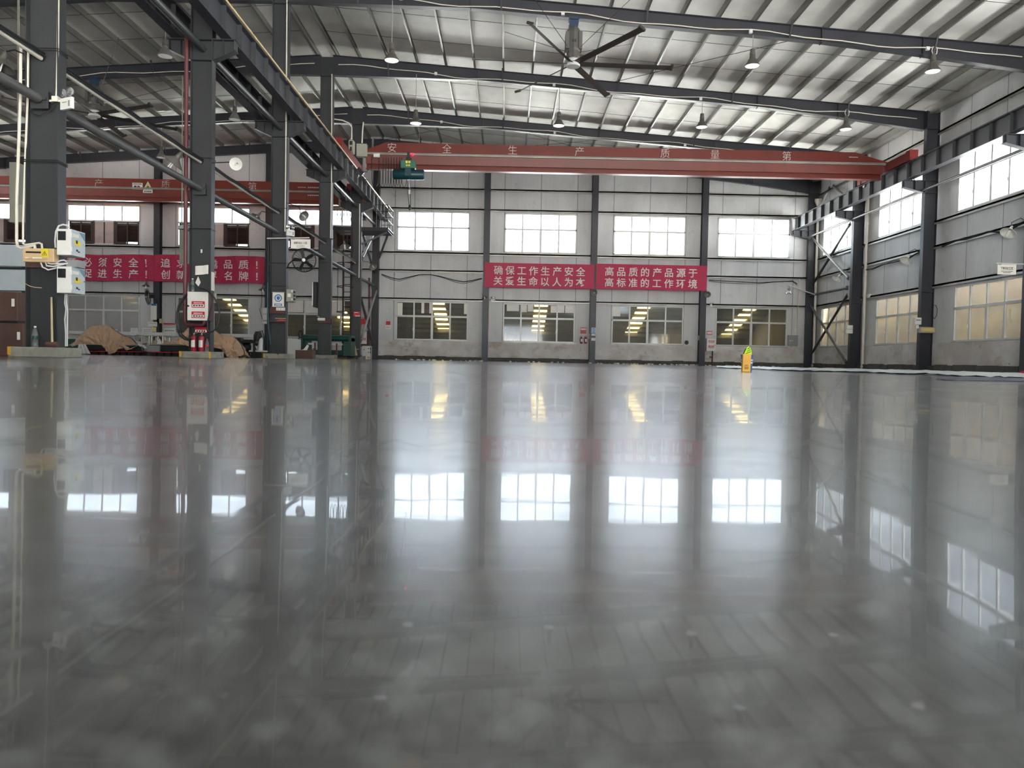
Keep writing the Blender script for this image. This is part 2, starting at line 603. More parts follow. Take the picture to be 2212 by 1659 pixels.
def wall_strips(mb, axis, a0, a1, p0, p1, holes, z0, top):
    """wall slab along an axis with rectangular holes [(a, b, [(z0, z1)...])]"""
    cuts = sorted({a0, a1} | {h[0] for h in holes} | {h[1] for h in holes})
    cuts = [c for c in cuts if a0 <= c <= a1]
    if axis == 'x' and a0 < RIDGE < a1:
        cuts = sorted(set(cuts) | {RIDGE})
    for c0, c1 in zip(cuts, cuts[1:]):
        hs = [z for h in holes if h[0] <= c0+1e-6 and h[1] >= c1-1e-6 for z in h[2]]
        z = z0
        for h0, h1 in sorted(hs):
            if h0 > z:
                mb.box(*((c0, c1, p0, p1) if axis == 'x' else (p0, p1, c0, c1)), z, h0)
            z = h1
        t0, t1 = top(c0), top(c1)
        if axis == 'x':
            mb.poly([(c0, p0, z), (c1, p0, z), (c1, p0, t1), (c0, p0, t0)], (0, p1-p0, 0))
        else:
            mb.box(p0, p1, c0, c1, z, t0)

zh = [(ZL0, ZL1), (ZU0, ZU1)]
mb = MB()
wall_strips(mb, 'x', XL_, XR_+.1, D+.02, D+.14, [(x, x+WW, zh) for x in WX], 1.02, sheet_z)
struct('wall_back', mb, 'wallback', smooth=False)
mb = MB()
wall_strips(mb, 'x', XL_, XR_, D-.06, D+.14, [], .20, lambda x: 1.04)
struct('wall_back_dado', mb, 'dado', smooth=False)
mb = MB()
xs = [XL_+i*.55 for i in range(int((XR_-XL_)/.55)+1)]
for i, x in enumerate(xs):
    mb.box(x, x+.55, D-.14-random.uniform(0, .04), D+.1, 0, .21+random.uniform(-.03, .02))
struct('baseboard_back', mb, 'darkconc', smooth=False)

mb = MB()
wall_strips(mb, 'y', YB, D+.14, XR_+.02, XR_+.14, [(y, y+WW, zh) for y in WY], 1.02, lambda y: sheet_z(XR_))
struct('wall_right', mb, 'wallside', smooth=False)
mb = MB()
wall_strips(mb, 'y', YB, D, XR_-.06, XR_+.14, [], .20, lambda x: 1.04)
struct('wall_right_dado', mb, 'dado', smooth=False)
mb = MB()
y = YB
while y < D:
    mb.box(XR_-.2-random.uniform(0, .04), XR_+.1, y, y+.6, 0, .21+random.uniform(-.03, .02))
    y += .6
struct('baseboard_right', mb, 'darkconc', smooth=False)
mb = MB()
wall_strips(mb, 'y', YB, D+.14, XL_-.14, XL_-.02, [(y, y+WW, zh[1:]) for y in (WY[1], WY[3])], 0, lambda y: sheet_z(XL_))  # holes for the two added, unseen windows
struct('wall_left', mb, 'wallside', smooth=False)
# the wall behind the camera: unseen openings added to let daylight in
daylight_openings = [(-3, 4, [(0, 4.0)]), (7, 14, [(5.8, 7.8)])]
mb = MB()
wall_strips(mb, 'x', XL_, XR_+.1, YB-.14, YB, daylight_openings, 0, sheet_z)
struct('wall_rear', mb, 'wallback', smooth=False)
for x0, x1, hs in daylight_openings:
    for z0, z1 in hs:
        daylight_portal(((x0+x1)/2, YB-.1, (z0+z1)/2), (math.pi/2, 0, 0), x1-x0, z1-z0)

# roof liner
mb = MB()
for xa, xb in ((XL_-.1, RIDGE), (RIDGE, XR_+.1)):
    mb.poly([(xa, YB-.1, sheet_z(xa)), (xb, YB-.1, sheet_z(xb)), (xb, YB-.1, sheet_z(xb)+.06), (xa, YB-.1, sheet_z(xa)+.06)], (0, D+.3-YB, 0))
struct('ceiling', mb, 'roof', smooth=False)
struct('trim_1', MB().poly([(XR_-.42, YB, sheet_z(XR_)-.30), (XR_-.02, YB, sheet_z(XR_)-.24), (XR_-.02, YB, sheet_z(XR_)-.02), (XR_-.42, YB, sheet_z(XR_)-.02)], (0, D-YB, 0)), 'galv', smooth=False)

# ------------------------------------------------------------------ windows
wn = [0]
def window(plane, a, z0, z1, split, glass, inner=False, louver=False, films=(), seen=True):
    """one window in the back wall (plane 'b') or a side wall (plane 'r' or 'l') from a to a+WW"""
    wn[0] += 1
    w = WW
    if plane == 'b':
        o, ux, n = V((a, D+.05, z0)), V((1, 0, 0)), V((0, -1, 0))
    elif plane == 'r':
        o, ux, n = V((XR_+.05, a+w, z0)), V((0, -1, 0)), V((-1, 0, 0))
    else:
        o, ux, n = V((XL_-.05, a, z0)), V((0, 1, 0)), V((1, 0, 0))
    uz = V((0, 0, 1))
    h = z1-z0
    root = bpy.data.objects.new('window_%d' % wn[0], None)
    root.location = o
    root['kind'] = 'structure'
    COL.objects.link(root)
    _orig[root] = o
    def rect(mb, x0, x1, y0, y1, d0, d1):
        c = o+ux*(x0+x1)/2+uz*(y0+y1)/2+n*(d0+d1)/2
        mb.obox(c, ux*(x1-x0)/2, uz*(y1-y0)/2, n*(d1-d0)/2)
    ys = h*(1-split)
    fr = MB()
    for x0, x1, y0, y1 in ((0, .07, 0, h), (w-.07, w, 0, h), (0, w, 0, .07), (0, w, h-.055, h), (0, w, ys-.045, ys+.045)):
        rect(fr, x0, x1, y0, y1, -.04, .05)
    if louver:
        for i in (1, 2, 3):
            rect(fr, w*i/4-.035, w*i/4+.035, ys, h, -.03, .04)
    else:
        for i in (1, 2, 3):
            t = .042 if i != 2 else .06
            rect(fr, w*i/4-.036, w*i/4+.036, ys, h, -.03, .04)
            rect(fr, w*i/4-t, w*i/4+t, 0, ys, -.03, .045)
        for i in (0, 2):
            rect(fr, w*(i+1)/4-.03-.03, w*(i+1)/4-.03, .9*ys*.5-.06, .9*ys*.5+.06, .04, .07)
    build('frame', fr, 'alu', root, smooth=False)
    gl = MB()
    rect(gl, .03, w-.03, ys if louver else .03, h-.03, .003, .007)
    build('glass', gl, glass, root, smooth=False)
    if louver:
        for x0, x1 in ((.03, .345), (.665, .985)):
            lv = MB()
            xa, xb = w*x0, w*x1
            xm = (xa+xb)/2
            rect(lv, xa, xa+.07, .02, ys-.03, -.02, .06)
            rect(lv, xb-.07, xb, .02, ys-.03, -.02, .06)
            rect(lv, xm-.035, xm+.035, .02, ys-.03, -.02, .06)
            rect(lv, xa, xb, ys-.09, ys-.03, -.02, .06)
            rect(lv, xa, xb, .02, .07, -.02, .06)
            rect(lv, xa+(xb-xa)*.55 if x0 < .5 else xa, xb if x0 < .5 else xa+(xb-xa)*.45, .07, .16, -.02, .05)
            rect(lv, xa+.05, xb-.05, .17, ys-.09, -.035, -.028)  # backing sheet added to block the sky between the slats
            k = 10
            for i in range(k):
                zc = .17+(ys-.30)*(i+.5)/k
                for p, q in ((xa+.06, xm-.03), (xm+.03, xb-.06)):
                    c = o+ux*(p+q)/2+uz*zc
                    lv.obox(c, ux*(q-p)/2, (uz*.5-n*.42)*.085, (uz*.42+n*.5)*.006)
            build('louver', lv, 'brown', root, smooth=False)
        for x0, x1 in ((.375, .495), (.515, .635)):
            bd = MB()
            rect(bd, w*x0, w*x1, .05, ys-.03, -.01, .03)
            build('board', bd, 'board', root, smooth=False)
        rs = MB()
        rect(rs, w*.345, w*.375, .02, ys, -.02, .05)
        rect(rs, w*.635, w*.665, .02, ys, -.02, .05)
        rect(rs, w*.495, w*.515, .02, ys, -.02, .02)
        build('stile', rs, 'brown', root, smooth=False)
    if films:
        fm = MB()
        for x0, x1, y0, y1 in films:
            rect(fm, w*x0, w*x1, h*y0, h*y1, .012, .016)
        build('sheet', fm, 'paper', root, smooth=False)
    # head and sill flashing
    sl = MB()
    rect(sl, -.03, w+.03, -.05, .01, -.02, .10)
    build('sill', sl, 'galv', root, smooth=False)
    if z0 > 3:
        if plane == 'b':
            daylight_portal(o+ux*w/2+uz*h/2-n*.1, (-math.pi/2, 0, 0), w, h)
        elif plane == 'r':
            daylight_portal(o+ux*w/2+uz*h/2-n*.1, (0, math.pi/2, 0), h, w)
        else:
            daylight_portal(o+ux*w/2+uz*h/2-n*.1, (0, -math.pi/2, 0), h, w)
    return root

film = {4: [(.02, .09, .64, .96), (.35, .39, .7, .97), (.46, .49, .7, .97), (.94, .99, .70, .97)],
        5: [(.05, .22, .80, .97), (.25, .33, .78, .97), (.34, .42, .8, .97), (.66, .74, .78, .96), (.75, .85, .78, .97), (.86, .98, .78, .97)],
        6: [(.01, .12, .72, .97)], 3: [(.0, .23, .66, .97), (.25, .48, .65, .97), (.5, .8, .60, .97)]}
for i, x in enumerate(WX):
    window('b', x, ZU0, ZU1, .40, 'glass', louver=i < 4)
for i, x in enumerate(WX):
    window('b', x, ZL0, ZL1, .38, 'frost' if i < 2 else 'dusty', films=film.get(i, ()))
for i, y in enumerate(WY[:4]):
    window('r', y, ZU0, ZU1, .38, 'glass')
    window('r', y, ZL0, ZL1, .40, 'hazy')
for i, y in enumerate(WY[4:]):
    window('r', y, ZU0, ZU1, .38, 'glass')

for y in (WY[1], WY[3]):  # unseen windows added to brighten the machine bay
    window('l', y, ZU0, ZU1, .38, 'glass')

# what stands beyond the low windows: a lean-to hall lit by strips of roof light, and a beige yard wall
HB = D+.16
nb = MB()
nb.box(XL_, XR_+.1, HB+16, HB+16.2, 0, 1.6)
nb.box(XL_-.2, XL_, HB, HB+16, 0, 6)
nb.box(XR_+.1, XR_+.3, HB, HB+16, 0, 6)
struct('wall_neighbour', nb, 'hallgrey', smooth=False)
struct('floor_neighbour', MB().box(XL_, XR_+.1, HB, HB+16, -.2, 0), 'hallgrey', smooth=False)
def lean(y): return 5.45-.29*(y-HB)
strips = []
for sx in (-23.6, -17.3, -10.8, -4.35, 2.08, 8.5, 15.1):
    strips.append((sx-.42, sx+.42))
ys0, ys1 = HB+6.3, HB+11.7
nb = MB()
def roofpiece(mb, x0, x1, y0, y1, t=.08):
    mb.add([(x0, y0, lean(y0)), (x1, y0, lean(y0)), (x1, y1, lean(y1)), (x0, y1, lean(y1)),
            (x0, y0, lean(y0)+t), (x1, y0, lean(y0)+t), (x1, y1, lean(y1)+t), (x0, y1, lean(y1)+t)],
           [(0, 3, 2, 1), (4, 5, 6, 7), (0, 1, 5, 4), (1, 2, 6, 5), (2, 3, 7, 6), (3, 0, 4, 7)])
roofpiece(nb, XL_, XR_+.1, HB, ys0)
roofpiece(nb, XL_, XR_+.1, ys1, HB+16.2)
xa = XL_
for x0, x1 in strips:
    roofpiece(nb, xa, x0, ys0, ys1)
    xa = x1
roofpiece(nb, xa, XR_+.1, ys0, ys1)
struct('ceiling_neighbour', nb, 'hallgrey', smooth=False)
tm = bpy.data.materials.new('roof_light_sheet')
tm.use_nodes = True
t_ = tm.node_tree
t_.nodes.remove(t_.nodes['Principled BSDF'])
tl_ = nn(t_, 'ShaderNodeBsdfTranslucent')
tl_.inputs[0].default_value = lin('a89c7c')
t_.links.new(tl_.outputs[0], t_.nodes['Material Output'].inputs[0])
nb = MB()
roofpiece(nb, XL_, XR_+.1, HB, ys0, .02)
roofpiece(nb, XL_, XR_+.1, ys1, HB+16.2, .02)
xa = XL_
for x0, x1 in strips:
    roofpiece(nb, xa, x0, ys0, ys1, .02)
    xa = x1
roofpiece(nb, xa, XR_+.1, ys0, ys1, .02)
for v in nb.v: v.z += .085
struct('bounce_sheet', nb, 'white', smooth=False)  # unseen white sheet added over the lean-to to bounce light onto the ceiling
nb = MB()
for x0, x1 in strips:
    roofpiece(nb, x0-.03, x1+.03, ys0-.03, ys1+.03, .004)
for v in nb.v: v.z += .09
struct('trim_2', nb, tm, smooth=False)
nb = MB()
y = ys0+.5
while y < ys1:
    nb.box(XL_+.1, XR_, y-.12, y+.12, lean(y)-.22, lean(y)-.03)
    y += .95
struct('trim_3', nb, 'hallgrey', smooth=False)
struct('wall_yard', MB().box(XR_+1.7, XR_+1.9, YB, D+10, 0, 3.7), 'beige', smooth=False)
struct('floor_yard', MB().box(XR_+.14, XR_+1.7, YB, D+10, -.2, 0), 'conc', smooth=False)

# ------------------------------------------------------------------ steel frames
def hcol(mb, x0, x1, y0, y1, z0, z1, tf=.016, tw=.012):
    """H section with its flanges facing +-x"""
    mb.box(x0, x0+tf, y0, y1, z0, z1)
    mb.box(x1-tf, x1, y0, y1, z0, z1)
    mb.box(x0+tf, x1-tf, (y0+y1)/2-tw/2, (y0+y1)/2+tw/2, z0, z1)

def bracket(mb, xa, xb, yc, z1, ztip, zroot, w=.22):
    """tapered corbel from the column face xa out to xb, with a seat plate"""
    mb.poly([(xa, yc-.006, zroot), (xb, yc-.006, ztip), (xb, yc-.006, z1), (xa, yc-.006, z1)], (0, .012, 0))
    mb.box(min(xa, xb)-.01, max(xa, xb)+.01, yc-w/2, yc+w/2, z1-.014, z1+.004)
    mb.add([(xa, yc-w/2, zroot), (xa, yc+w/2, zroot), (xb, yc+w/2, ztip), (xb, yc-w/2, ztip),
            (xa, yc-w/2, zroot-.014), (xa, yc+w/2, zroot-.014), (xb, yc+w/2, ztip-.014), (xb, yc-w/2, ztip-.014)],
           [(0, 1, 2, 3), (4, 7, 6, 5), (0, 4, 5, 1), (1, 5, 6, 2), (2, 6, 7, 3), (3, 7, 4, 0)])
    for f in (.45, .95):
        x = xa+(xb-xa)*f
        mb.box(x-.006, x+.006, yc-w/2, yc+w/2, zroot+(ztip-zroot)*f, z1)

XC0, XC1 = -7.31, -6.82
ZBR = 7.25
lab = ['bare grey steel column carrying the ochre fuse box and two white control boxes',
       'grey steel column carrying the fire hydrant cabinet and black hose',
       'grey steel column carrying the blue mask sign and the round wall fan',
       'grey steel column with the black screen on its side, past the wall fan',
       'grey steel column behind the caged ladder']
for k, yc in enumerate(COLY):
    r = thing('steel_column', lab[k], 'column', (-7.065, yc, 0), 'columns between the two bays')
    s = MB()
    hcol(s, XC0, XC1, yc-.11, yc+.11, .0, rafter_z(XC0)-.0)
    for z in (6.78, ZBR-.01, 10.8):
        s.box(XC0, XC1, yc-.11, yc+.11, z-.007, z+.007)
    build('shaft', s, 'steel', r, smooth=False)
    for xa, xb in ((XC1, -6.30), (XC0, -7.83)):
        b = MB()
        bracket(b, xa, xb, yc, ZBR, 7.02, 6.79)
        build('bracket', b, 'steel', r, smooth=False)
# gable column at the end of the line
r = thing('steel_column', 'dark steel column standing against the window wall beside the crossed braces', 'column', (-7.0, D-.26, 0), 'columns between the two bays')
s = MB(); hcol(s, -7.18, -6.84, D-.44, D-.12, 0, rafter_z(-7)); build('shaft', s, 'steel2', r, smooth=False)

# right hand line
for k, yc in enumerate([17.66, 23.56, 29.56, 35.56, 40.85]):
    L = [None, 'slate steel column beside the white cutting area sign',
         'slate steel column with a small yellow box and a white box on it',
         'slate steel column between the crossed braces and the downpipe', 'slate steel column in the corner of the two window walls'][k]
    if L is None: continue
    r = thing('steel_column', L, 'column', (16.1, yc, 0), 'columns along the side window wall')
    s = MB()
    hcol(s, 15.84, 16.33, yc-.11, yc+.11, 0, rafter_z(15.84)-.02)
    for z in (6.78, ZBR-.01, 9.2, 3.0):
        s.box(15.84, 16.33, yc-.11, yc+.11, z-.007, z+.007)
    build('shaft', s, 'steel2', r, smooth=False)
    b = MB(); bracket(b, 15.84, 15.02, yc, ZBR, 7.0, 6.79); build('bracket', b, 'steel2', r, smooth=False)

# posts of the window wall
POSTX = [W(px, 680, Y=D-.42).x for px in (97, 337.5, 578, 1048.5, 1281, 1518.5)]
PL = ['wall post behind the ochre fuse box column, in the bay of machines', 'wall post with the caged desk fan on it, behind the kraft paper covered machine',
      'wall post at the end of the draped banner, beside the tall box sign', 'wall post under the end of the banner, next to the hoist hook window',
      'wall post between the two flat red banners, with the blue ear sign', 'wall post at the end of the flat banners, beside the hydrant box']
for x, L in zip(POSTX, PL):
    s2 = MB()
    s2.box(x-.16, x+.16, D-.42, D-.405, 0, rafter_z(x)-.05)
    s2.box(x-.16, x+.16, D-.115, D-.10, 0, rafter_z(x)-.05)
    s2.box(x-.006, x+.006, D-.405, D-.115, 0, rafter_z(x)-.05)
    solo('wall_post', s2, 'steel2', L, 'post', group='posts of the window wall', smooth=False)

# rafters
def rafter(yc, pts, name_lab, group, braces):
    """tapered roof beam: pts = [(x, depth)]"""
    x0 = pts[0][0]
    r = thing('roof_rafter', name_lab, 'rafter', (pts[len(pts)//2][0], yc, rafter_z(pts[len(pts)//2][0])-.4), group)
    s = MB()
    for (xa, da), (xb, db) in zip(pts, pts[1:]):
        za, zb = rafter_z(xa), rafter_z(xb)
        s.poly([(xa, yc-.006, za-da), (xb, yc-.006, zb-db), (xb, yc-.006, zb), (xa, yc-.006, za)], (0, .012, 0))
        for oa, ob in ((0, 0), (-da, -db)):
            s.add([(xa, yc-.11, za+oa), (xb, yc-.11, zb+ob), (xb, yc+.11, zb+ob), (xa, yc+.11, za+oa),
                   (xa, yc-.11, za+oa-.014), (xb, yc-.11, zb+ob-.014), (xb, yc+.11, zb+ob-.014), (xa, yc+.11, za+oa-.014)],
                  [(0, 1, 2, 3), (4, 7, 6, 5), (0, 4, 5, 1), (1, 5, 6, 2), (2, 6, 7, 3), (3, 7, 4, 0)])
        x = xb
        s.box(x-.006, x+.006, yc-.1, yc+.1, zb-db-(.05 if (xb, db) != pts[-1] else 0), zb+.0)
    build('beam', s, 'steel2', r, smooth=False)
    for x in braces:
        d = 0
        for (xa, da), (xb, db) in zip(pts, pts[1:]):
            if min(xa, xb) <= x <= max(xa, xb):
                d = da+(db-da)*(x-xa)/(xb-xa)
        z = rafter_z(x)
        b = MB()
        b.bar((x, yc-.10, z-d+.01), (x, yc-.36, z+.01), .05, .05)
        build('flange_brace', b, 'steel2', r, smooth=False)
RP = [(-6.82, .74), (-1.3, .42), (9.4, .42), (12.5, .52), (15.84, .70)]
LP_ = [(-7.31, .74), (-12.3, .42), (-23.5, .42), (-26.5, .5), (-29.8, .68)]
fl = ['carrying the big ceiling fan', 'second out from the window wall, behind the big ceiling fan', 'just in front of the crane girder', 'against the window wall']
fl2 = ['crossing above the twin emergency lamp', 'carrying the ceiling fan of the machine bay', 'second out from the window wall, beyond the machine bay fan', 'against the window wall above the machine bay crane']
for k, yc in enumerate([23.72, 29.72, 35.72, D-.28]):
    rafter(yc, RP, 'dark main bay rafter '+fl[k], 'roof rafters of the main bay', (-4.7, -.37, 4.04, 8.4, 12.8))
    rafter(yc, LP_, 'dark machine bay rafter '+fl2[k], 'roof rafters of the machine bay', (-9.2, -13.6, -18., -22.4))

# purlins
ORD = ['first', 'second', 'third', 'fourth', 'fifth', 'sixth', 'seventh', 'eighth', 'ninth', 'tenth', 'eleventh', 'twelfth', 'thirteenth', 'fourteenth', 'fifteenth',
       'sixteenth', 'seventeenth', 'eighteenth', 'nineteenth', 'twentieth', 'twenty-first', 'twenty-second', 'twenty-third']
def purlin(x, lab_, grp, sgn):
    z = rafter_z(x)
    s = MB()
    y0, y1 = 14., D-.1
    s.box(x-.003, x+.003, y0, y1, z, z+.20)
    a, b = (x, x+sgn*.055)
    s.box(min(a, b), max(a, b), y0, y1, z+.001, z+.005)
    s.box(min(a, b), max(a, b), y0, y1, z+.193, z+.197)
    s.box(b-.002, b+.002, y0, y1, z, z+.02)
    return solo('roof_purlin', s, 'purlin', lab_, 'purlin', (x, (y0+y1)/2, z), grp, smooth=False)
px_ = [-6.72]+[-1.457+1.1*k for k in range(-4, 16)]
for i, x in enumerate(px_):
    purlin(x, 'galvanised roof purlin of the main bay, %s down from the ridge' % ORD[i], 'roof purlins of the main bay', 1)
for i in range(20):
    x = 2*RIDGE-(-6.72) if i == 0 else RIDGE-.35-1.1*i
    purlin(x, 'galvanised roof purlin of the machine bay, %s down from the ridge' % ORD[i], 'roof purlins of the machine bay', -1)

# sag rods and wind bracing
bayn = ['in front of the big ceiling fan', 'between the big fan rafter and the next one', 'in the third roof panel out from the window wall', 'over the crane girder', 'over the window wall']
n_ = 0
for y, w in ((21.4, 'in front of the big ceiling fan rafter'), (25.7, 'just behind the big ceiling fan'), (27.7, 'further behind the big ceiling fan'), (31.7, 'over the crane girder'),
             (33.7, 'just past the crane girder'), (38.4, 'last before the window wall')):
    for a, b, s_ in ((-6.7, 16.0, 'main'), (-7.4, -29.5, 'machine')):
        t = MB(); t.tube([(a, y, rafter_z(a)+.10), (b, y, rafter_z(b)+.10)], .007, 5)
        solo('sag_rod', t, 'dark', 'thin sag rod under the %s bay roof, %s' % (s_, w), 'tie rod', group='sag rods under the roof')
for a, b, w in (((-6.6, 35.9), (-1.2, 40.6), 'from the ridge towards the far window wall'), ((-1.2, 35.9), (-6.6, 40.6), 'crossing back to the ridge at the window wall'),
                ((-1.0, 35.9), (6., 40.6), 'over the crane, running away from the ridge'), ((6., 35.9), (-1.0, 40.6), 'over the crane, running back towards the ridge'),
                ((9.5, 23.9), (3.9, 29.5), 'behind the big ceiling fan'), ((-9, 35.9), (-14, 40.6), 'above the machine bay crane')):
    t = MB(); t.tube([(a[0], a[1], rafter_z(a[0])-.05), (b[0], b[1], rafter_z(b[0])-.05)], .010, 5)
    solo('brace_rod', t, 'dark', 'thin diagonal roof brace rod '+w, 'brace rod', group='wind brace rods')

# girts
GZ = [(3.22, 'above the low windows'), (4.72, 'halfway between the two window rows'), (5.66, 'under the high windows'), (7.99, 'over the high windows'), (9.05, 'above the high windows, behind the crane')]
for z, w in GZ:
    g = MB(); g.box(XL_+.1, XR_-.05, D-.10, D+.02, z, z+.07); g.box(XL_+.1, XR_-.05, D-.10, D-.094, z-.07, z+.07)
    solo('wall_girt', g, 'galv', 'long galvanised girt of the far window wall '+w, 'girt', group='girts of the far window wall', smooth=False)
    g = MB(); g.box(XR_-.10, XR_+.02, 14, D-.15, z, z+.07); g.box(XR_-.10, XR_-.094, 14, D-.15, z-.07, z+.07)
    solo('wall_girt', g, 'galv', 'long galvanised girt of the side window wall '+w, 'girt', group='girts of the side window wall', smooth=False)

# ------------------------------------------------------------------ crane runways
def runway(xc, y0, y1, name_lab, trim_rail):
    r = thing('crane_runway_beam', name_lab, 'crane beam', (xc, (y0+y1)/2, ZBR))
    s = MB(); s.ibeam((xc, y0, ZBR+.315), (xc, y1, ZBR+.315), .62, .25, .016, .012)
    build('girder', s, 'steel2', r, smooth=False)
    y = y0+.4
    while y < y1:
        b = MB(); b.box(xc-.115, xc+.115, y-.005, y+.005, ZBR+.02, ZBR+.61)
        build('stiffener', b, 'steel', r, smooth=False)
        y += 1.0
    q = MB(); q.box(xc-.03, xc+.03, y0, y1, ZBR+.625, ZBR+.70)
    build('rail', q, trim_rail, r, smooth=False)
    return r
runway(-6.50, 9, 40.85, 'dark crane runway beam with a tan rail above the hydrant column', 'rail')
runway(-7.62, 9, 40.6, 'dark crane runway beam on the machine side of the column line', 'steel')
runway(15.20, 15, 41.0, 'crane runway beam along the side window wall', 'steel2')
t = MB(); t.tube([(-6.34, 9, ZBR+.66), (-6.34, 40.9, ZBR+.62)], .028, 8)
solo('busbar_tube', t, 'rail', 'long tan busbar tube along the crane runway beam above the columns', 'tube')
t = MB(); t.tube([(15.75, 17.7, 6.86), (15.75, 40.7, 6.86)], .05, 10)
solo('steel_tube', t, 'pipe', 'long grey tube under the crane rail of the side window wall', 'pipe')
t = MB(); t.tube([(-7.06, 12, 7.05), (-7.06, 40.7, 7.05)], .08, 10)
solo('steel_tube', t, 'steel', 'long grey tube between the two runway beams', 'pipe')
t = MB(); t.tube([(-7.25, 12, 7.18), (-7.25, 35.6, 7.18)], .035, 8)
solo('sprinkler_pipe', t, 'maroon', 'thin maroon pipe running beside the grey tube between runway beams', 'pipe')

# tie pipes and conduits along the column line
seg = [(3, 11.73, 'coming in to the ochre fuse box column'), (11.95, 17.73, 'from the fuse box column to the hydrant column'), (17.95, 23.73, 'from the hydrant column to the wall fan column'),
       (23.95, 29.73, 'from the wall fan column to the black screen column'), (29.95, 35.73, 'from the black screen column to the ladder column'), (35.95, D-.4, 'from the ladder column to the window wall')]
for a, b, w in seg:
    r = thing('tie_pipe', 'thick grey tie pipe '+w, 'pipe', (-7.065, (a+b)/2, 3.8), 'tie pipes along the column line')
    t = MB(); t.tube([(-7.065, a+.1, 3.86), (-7.065, b-.1, 3.86)], .072, 14)
    build('tube', t, 'pipe', r)
    for y in (a+.05, b-.05):
        p = MB(); p.box(-7.18, -6.95, y-.05, y+.05, 3.84, 3.88); p.box(-7.2, -6.93, y-.055+(.05 if y > a+1 else 0), y-.045+(.05 if y > a+1 else 0), 3.72, 4.0)
        build('end_plate', p, 'steel', r, smooth=False)
for a, b, w in seg[:5]:
    r = thing('cable_conduit', 'white conduit with black cables '+w, 'conduit', (-7.06, (a+b)/2, 4.45), 'conduits along the column line')
    z0, z1 = 4.50-.0022*a, 4.50-.0022*b
    t = MB(); t.tube([(-7.06, a+.02, z0), (-7.06, b-.02, z1)], .032, 8); build('conduit', t, 'pvc', r)
    t = MB()
    for dx, dz in ((.055, .015), (.05, .06), (.0, .065)):
        n = 12
        t.tube([(-7.06+dx, a+.02+(b-a-.04)*i/n, z0+(z1-z0)*i/n+dz+.012*math.sin(i*1.7)) for i in range(n+1)], .018, 6)
    build('cable', t, 'dark', r)

# ------------------------------------------------------------------ the travelling cranes
def crane(y, xa, xb, z0, z1, mat_, label, chars, chamfer_l, chamfer_r, zc, csize, truck_x, truck_dy, truck_z):
    r = thing('bridge_crane', label, 'crane', ((xa+xb)/2, y, z0))
    zm = z0+(z1-z0)*.55
    s = MB()
    s.poly([(xa, y-.22, zm), (xb, y-.22, zm), (xb, y-.22, zm+.10), (xb-chamfer_r, y-.22, z1), (xa+chamfer_l, y-.22, z1), (xa, y-.22, zm+.10)], (0, .44, 0))
    build('box_girder', s, mat_, r, smooth=False)
    s = MB()
    s.ibeam((xa+.15, y, (z0+zm)/2), (xb-.15, y, (z0+zm)/2), zm-z0, .30, .025, .014)
    s.poly([(xa+.15, y-.22, zm), (xa+.15, y-.15, z0+.20), (xa+.15, y-.13, z0+.20), (xa+.15, y-.20, zm)], (xb-xa-.3, 0, 0))
    build('lower_beam', s, mat_, r, smooth=False)
    s = MB(); s.box(xa, xb, y-.30, y-.21, zm-.035, zm+.0)
    s.tube([(xa, y-.29, zm+.03), (xb, y-.29, zm+.03)], .022, 8)
    build('cable_track', s, 'galv', r, smooth=False)
    for x in truck_x:
        t = MB(); t.box(x-.14, x+.14, y-truck_dy, y+truck_dy, truck_z, truck_z+.34)
        t.box(x-.16, x+.16, y-truck_dy-.02, y-truck_dy+.28, truck_z-.02, truck_z+.38)
        t.box(x-.16, x+.16, y+truck_dy-.28, y+truck_dy+.02, truck_z-.02, truck_z+.38)
        o = build('end_truck', t, 'truckred', r, smooth=False)
        for dy in (-truck_dy+.35, truck_dy-.35):
            w = MB(); w.lathe([(0, -.05), (.14, -.05), (.16, -.04), (.16, .04), (.14, .05), (0, .05)], (x, y+dy, truck_z+.0), (1, 0, 0), 18)
            build('wheel', w, 'dark', o)
    s = MB()
    for ch, x in chars:
        put_char(s, ch, (x, y-.2225, zc), (1, 0, 0), (0, 0, 1), csize, -.012)
    if chars:
        build('stencilled_lettering', s, 'stencil', r, smooth=False)
    return r
CY = 31.3
def cx(px, y): return W(px, 350, Y=y).x
main = crane(CY, -5.95, 15.15, 7.66, 8.70, 'crane', 'orange red bridge crane spanning the main bay with white stencilled characters',
             [(c, cx(p, CY)) for c, p in zip('安全生产质量第一', (848, 966, 1107, 1250, 1434, 1541, 1695, 1838))], .95, 1.3, 8.50, .40, (15.20, -6.50), 2.15, 7.93)
MY = 38.5
left = crane(MY, -29.0, -8.35, 7.60, 8.66, 'crane2', 'dull red bridge crane spanning the machine bay',
             [(c, cx(p, MY)) for c, p in zip('安全生产质量第一', (-150, -60, 40, 218, 362, 452, 549, 655))], .9, .35, 8.40, .46, (-7.62,), 1.5, 7.97)
t = MB(); t.box(-8.4, -7.6, MY-.2, MY+.2, 8.1, 8.5); build('end_link', t, 'truckred', left, smooth=False)
